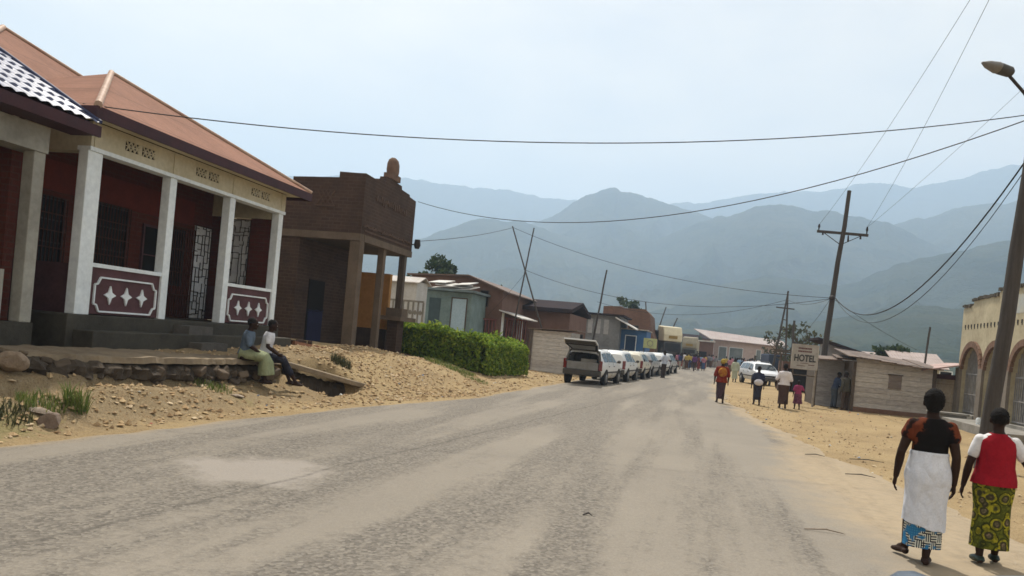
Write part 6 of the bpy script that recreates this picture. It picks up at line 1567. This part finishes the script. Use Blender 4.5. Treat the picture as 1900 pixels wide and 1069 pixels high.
wA = person('woman from behind in dark orange blouse, white wrap and blue patterned skirt', 1.57, {}, hair='round', vox=.0075,
    top=dict(mat=blotch_blouse(), hem=.57, sleeve=.34, ease=.011, flared=True, name='blouse'), bottom=dict(kind='skirt', mat=kitenge_maze(), hem=.085, top=.55, rx=.100, ry=.092, fold=.04),
    J=dict(elL=vec(-.150,-.03,.62), wrL=vec(-.163,.015,.47), elR=vec(.136,-.03,.62), wrR=vec(.140,.0,.465), anL=vec(-.075,.075,.058), knL=vec(-.06,.08,.29), footL=vec(-.06,.075,-.04), anR=vec(.02,-.075,.045), knR=vec(.045,.0,.285), footR=vec(.02,.09,-.03)),
    extra=wrap_cloth(.625, .205, -.022, cloth('white_wrap', (.64,.66,.72), (.54,.56,.62), 7)), girth=1.04)
place(wA, p.x, p.y, R(-9), .045)
p = atZ(1830, 1046, .03)
wB = person('woman from behind in red vest over white sleeves and yellow green printed skirt', 1.45, {'shoes': flat('dark_green_shoes', (.02,.035,.03), rough=.5, kind='obj')}, hair='short', vox=.0075,
    top=dict(mat=cloth('white_tee', (.66,.65,.66), (.55,.54,.55)), hem=.57, sleeve=.62, ease=.008, name='t_shirt'), bottom=dict(kind='skirt', mat=kitenge_flowers(), hem=.10, top=.58, rx=.112, ry=.10, fold=.035),
    J=dict(elL=vec(-.150,-.02,.63), wrL=vec(-.168,.02,.475), elR=vec(.175,-.03,.645), wrR=vec(.24,.05,.55), anL=vec(-.055,-.06,.05), knL=vec(-.055,.01,.285), anR=vec(.05,.045,.05), knR=vec(.055,.06,.285)),
    extra=lambda r, xt, xs_, D, h: MB(xf=xt).loft([(0,-.002,.505,.133,.110),(0,-.002,.54,.129,.106),(0,-.002,.575,.120,.094),(0,0,.62,.110,.085),(0,0,.68,.110,.085),(0,0,.74,.114,.086),(0,-.003,.785,.106,.074),(0,-.004,.815,.078,.062),(0,-.004,.836,.048,.05)], 36, fn=lambda a, t: 1 + .018 * math.sin(5*a + 6*t) * (1-t) + .008 * math.sin(13*a - 9*t)).build('vest', cloth('red_vest', (.30,.012,.022), (.22,.008,.016), 4), r), girth=1.05)
place(wB, p.x, p.y, R(-7), .045)
# walkers on the right side
def feet(u, v): return atZ(u, v, .02)
c_ = cloth
def bundle(zc, rad, mat, nm='bundle', y=-.10):
    return lambda r, xt, xs_, D, h: MB(xf=xt).ball(vec(.0, y, zc), rad, 16, 10).build(nm, mat, r, remesh=.02)
w = person('woman in a red and yellow shawl walking away at the edge of the asphalt', 1.6, {'scarf': c_('yellow_scarf', (.40,.30,.06), (.22,.14,.04), 14)}, hair='scarf', top=dict(mat=c_('red_orange', (.20,.018,.015), (.16,.04,.015), 9), hem=.47, sleeve=1.0, ease=.022, flare=.02, name='shawl'), bottom=dict(kind='skirt', mat=c_('dark_plum', (.05,.03,.04), (.08,.05,.055), 12), hem=.10, rx=.085, ry=.08), fingers=False, extra=bundle(.70, (.10,.07,.11), c_('yellow_red_cloth', (.38,.20,.03), (.24,.03,.02), 10)))
p = feet(1335, 748); place(w, p.x, p.y, R(4))
w = person('person in a pale green white robe beside the woman with the shawl', 1.62, {}, hair='short', top=dict(mat=c_('pale_green', (.44,.46,.36), (.34,.37,.27), 5), hem=.47, sleeve=1.7, ease=.02, flare=.015, name='robe_top'), bottom=dict(kind='skirt', mat=c_('pale_green_low', (.42,.43,.33), (.30,.33,.24), 5), hem=.14, rx=.12, ry=.10), fingers=False)
p = feet(1362, 709); place(w, p.x, p.y, R(-5))
w = person('young woman carrying a white bundle on her back in front of the silver car', 1.46, {}, hair='shaved', top=dict(mat=c_('navy_top', (.025,.03,.06), (.04,.045,.075)), hem=.5, sleeve=.8, ease=.01), bottom=dict(kind='skirt', mat=c_('navy_skirt', (.025,.025,.04), (.045,.04,.05)), hem=.14, rx=.095, ry=.085), fingers=False, extra=bundle(.585, (.115,.07,.085), c_('white_bundle', (.60,.58,.60), (.48,.45,.47)), y=-.09))
p = feet(1403, 752); place(w, p.x, p.y, R(3))
w = person('man in a white shirt and long dark brown wrap walking beside the girl', 1.64, {}, hair='short', top=dict(mat=c_('white_shirt', (.66,.63,.64), (.52,.48,.5)), hem=.5, sleeve=.95, ease=.014, flare=.01), bottom=dict(kind='skirt', mat=c_('dark_brown', (.055,.032,.026), (.08,.05,.04)), hem=.10, rx=.108, ry=.095), fingers=False, girth=1.1, J=dict(elL=vec(-.165,-.03,.64), wrL=vec(-.165,.03,.50)))
p = feet(1451, 758); place(w, p.x, p.y, R(-3))
w = person('small girl in a pink top and purple skirt walking with the man in white shirt', 1.08, {}, hair='shaved', top=dict(mat=c_('pink_top', (.30,.05,.13), (.22,.035,.09)), hem=.52, sleeve=.9, ease=.02, flare=.01), bottom=dict(kind='skirt', mat=c_('purple_skirt', (.08,.02,.05), (.2,.08,.12), 14), hem=.20, rx=.15, ry=.13, fold=.08), fingers=False, J=dict(elR=vec(.18,.01,.66), wrR=vec(.24,.05,.56)))
p = feet(1478, 760); place(w, p.x, p.y, R(6))
lk = dict(knL=vec(-.06,.02,.285), anL=vec(-.07,.0,.05), knR=vec(.06,.02,.285), anR=vec(.07,.01,.05))
w = person('boy in a dark blue shirt leaning by the plank stall beside the motorcycle', 1.5, {}, hair='shaved', top=dict(mat=c_('dark_blue', (.03,.045,.09), (.045,.06,.1)), hem=.5, sleeve=1.6), bottom=dict(kind='trousers', mat=c_('grey_blue', (.07,.085,.11))), fingers=False, lean=.25, J=dict(lk, elL=vec(-.15,.1,.62), wrL=vec(-.1,.22,.58), elR=vec(.15,.1,.62), wrR=vec(.1,.22,.58)))
p = feet(1545, 757); place(w, p.x, p.y, R(-70), float(ground_z(p.x, p.y)))
w = person('boy in an olive jacket leaning on the post of the plank hut', 1.55, {}, hair='shaved', top=dict(mat=c_('olive_jacket', (.075,.07,.055), (.05,.045,.035)), hem=.46, sleeve=1.9, ease=.02), bottom=dict(kind='trousers', mat=c_('brown_trousers', (.07,.05,.04))), fingers=False, lean=.1, J=lk)
p = feet(1567, 762); place(w, p.x, p.y, R(35), float(ground_z(p.x, p.y)))
w = person('man in a pale shirt and dark trousers standing at the side of the parked wagons', 1.68, {}, hair='shaved', top=dict(mat=c_('pale_blue_shirt', (.46,.50,.58), (.36,.39,.46)), hem=.48, sleeve=.8, ease=.014), bottom=dict(kind='trousers', mat=c_('dark_trousers', (.05,.035,.03))), fingers=False, J=dict(lk, elL=vec(-.16,.05,.64), wrL=vec(-.1,.17,.62)))
p = feet(1230, 702); place(w, p.x, p.y, R(60))
# two people sitting on the terrace edge
SEAT = lambda k: dict(drop=vec(0,0,k), hpL=vec(-.06,.0,.5), hpR=vec(.06,.0,.5))
def sit_skirt(mat, K, rx=.15):
    def f(r, xt, xs_, D, h):
        kn = (D['knL'] + D['knR']) / 2; an = (D['anL'] + D['anR']) / 2; hp = D['drop'] + vec(0,0,.5)
        m = MB(xf=xs_); pts = [hp + vec(0,-.06,.05), hp + vec(0,.02,.035), hp + (kn - hp) * .6 + vec(0,0,.03), kn + vec(0,.02,.01), kn + vec(0,.045,-.06), kn + (an - kn) * .78 + vec(0,.03,0)]
        m.tube(pts, [.10,.125,.135,.13,.135,rx], 28, side=(1,0,0), sq=[.8,.72,.6,.62,.7,.7]); m.build('skirt', mat, r, remesh=.014, smooth_it=4)
    return f
zf = .42
def sit_on(u, v, seat_z, rz, who, ux):
    q = atX(u, v, ux); who.location = (q.x, q.y, 0); who.rotation_euler = (0, 0, rz); return q
hS = 1.6
def seated(label, seat_h, foot_dz, **k):
    """seat_h: seat above the feet, in shares of the height"""
    d_ = seat_h - .465; fw = k.pop('fw', .23)
    J = dict(drop=vec(0,0,d_), knL=vec(-.07,fw,.5 + d_ - .005), anL=vec(-.075,fw + .03,.05), knR=vec(.06,fw + .01,.5 + d_), anR=vec(.065,fw + .06,.05))
    J.update(k.pop('J', {}))
    return person(label, hS, k.pop('mats', {}), J=J, lean=k.pop('lean', .16), face=True, vox=.012, **k)
s1 = seated('person in a faded blue shirt and long pale green skirt sitting on the terrace edge', .285, 0, hair='short', top=dict(mat=c_('faded_blue', (.085,.12,.17), (.12,.15,.19)), hem=.5, sleeve=.9, ease=.014), fw=.22,
    J=dict(elL=vec(-.15,.06,.47), wrL=vec(-.08,.19,.375), elR=vec(.15,.06,.47), wrR=vec(.06,.21,.375)), extra=sit_skirt(c_('pale_green_skirt', (.27,.30,.18), (.20,.22,.13), 4), 0))
s2 = seated('person in a white t-shirt and dark trousers sitting beside the one in green', .30, 0, hair='shaved', top=dict(mat=c_('white_tshirt', (.62,.62,.66), (.5,.5,.54)), hem=.5, sleeve=.6, ease=.012), bottom=dict(kind='trousers', mat=c_('black_trousers', (.018,.018,.028), (.03,.03,.04)), len=.6), fw=.235,
    J=dict(elL=vec(-.15,.04,.48), wrL=vec(-.09,.17,.39), elR=vec(.15,.04,.48), wrR=vec(.10,.17,.39), anR=vec(.09,.42,.05), anL=vec(-.04,.34,.05), knR=vec(.07,.25,.315)))
a = R(-62)
for s_, (u, v), xx in ((s1, (452, 668), -8.78), (s2, (489, 672), -8.62)):
    q = atX(u, v, xx); q.z = .77
    seat = (.285 if s_ is s1 else .30) * hS
    s_.location = (q.x, q.y, q.z - seat + .01); s_.rotation_euler = (0, 0, a)
# the crowd far up the street
tops = [('maroon', (.16,.03,.035)), ('white', (.58,.57,.58)), ('dark blue', (.03,.04,.10)), ('purple', (.11,.04,.14)), ('brick red', (.28,.07,.04)), ('pink', (.42,.18,.22)), ('black', (.015,.015,.018)), ('yellow', (.45,.33,.08)), ('grey', (.22,.22,.24)), ('sky blue', (.20,.32,.48))]
bots = [('dark trousers', 'trousers', (.03,.028,.035)), ('brown skirt', 'skirt', (.12,.065,.04)), ('blue skirt', 'skirt', (.06,.10,.20)), ('pale trousers', 'trousers', (.34,.30,.25)), ('red skirt', 'skirt', (.24,.05,.04))]
CROWD = [(1257,30),(1259,29),(1268,33),(1276,29),(1285,31),(1290,27),(1295,33),(1306,30),(1254,33),(1261,34),(1267,29),(1273,34),(1287,35),(1299,30),(1281,26),(1393,34),(1353,33),(1264,31),(1262,27),(1270,31),(1278,33),(1284,26),(1289,32),(1297,25),(1304,33),(1308,28),(1301,24),(1275,25),(1292,27),(1266,24),(1282,29),
         (1314,25),(1321,24),(1327,25),(1318,26),(1346,27),(1352,30),(1357,25),(1367,28),(1374,31),(1379,26),(1385,29),(1391,26),(1397,30),(1402,27),(1371,25),(1377,35),(1388,33),(1408,26),(1363,25),(1383,24),(1330,24),(1338,25)]
CROWD = [(u, CV + .0926 * (u - CU) + d) for u, d in CROWD]
rd = random.Random(12); protos = {}
combos = [(i, j) for i in range(10) for j in range(5)]; rd.shuffle(combos)
for (u, v), (i, j) in zip(CROWD, combos):
    tn, tc = tops[i]; bn, bk, bc = bots[j]
    key = (bk, rd.randint(0, 1))
    if key not in protos:
        protos[key] = person('x', 1.64, {}, hair='short', vox=.028, it=2, fingers=False, stride=.13 if key[1] else .05, top=dict(mat=c_('plain', (.5,.5,.5)), hem=.5, sleeve=.8, ease=.016), bottom=dict(kind=bk, mat=c_('plain', (.5,.5,.5)), hem=.13))
        o = protos[key]; first = True
    else: o = copy_tree(protos[key])
    for ch in o.children:
        s = ch.name.split('.')[0]
        if s in ('shirt', 'skirt', 'trousers'):
            ch.data = ch.data.copy(); ch.data.materials.clear(); ch.data.materials.append(c_(tn.replace(' ', '_') + '_shirt', tc) if s == 'shirt' else c_(bn.replace(' ', '_'), bc))
    o['label'] = f'distant person in a {tn} shirt and {bn} among the street crowd'; o['group'] = 'people crowding the far street'
    p = atZ(u, v, 0.02); sc = rd.uniform(.93, 1.06); o.scale = (sc, sc, sc)
    place(o, p.x, p.y, rd.choice((0, 0, math.pi, .6, -.7, 2.4, 1.5)) + rd.uniform(-.3, .3))
own_bonnet()
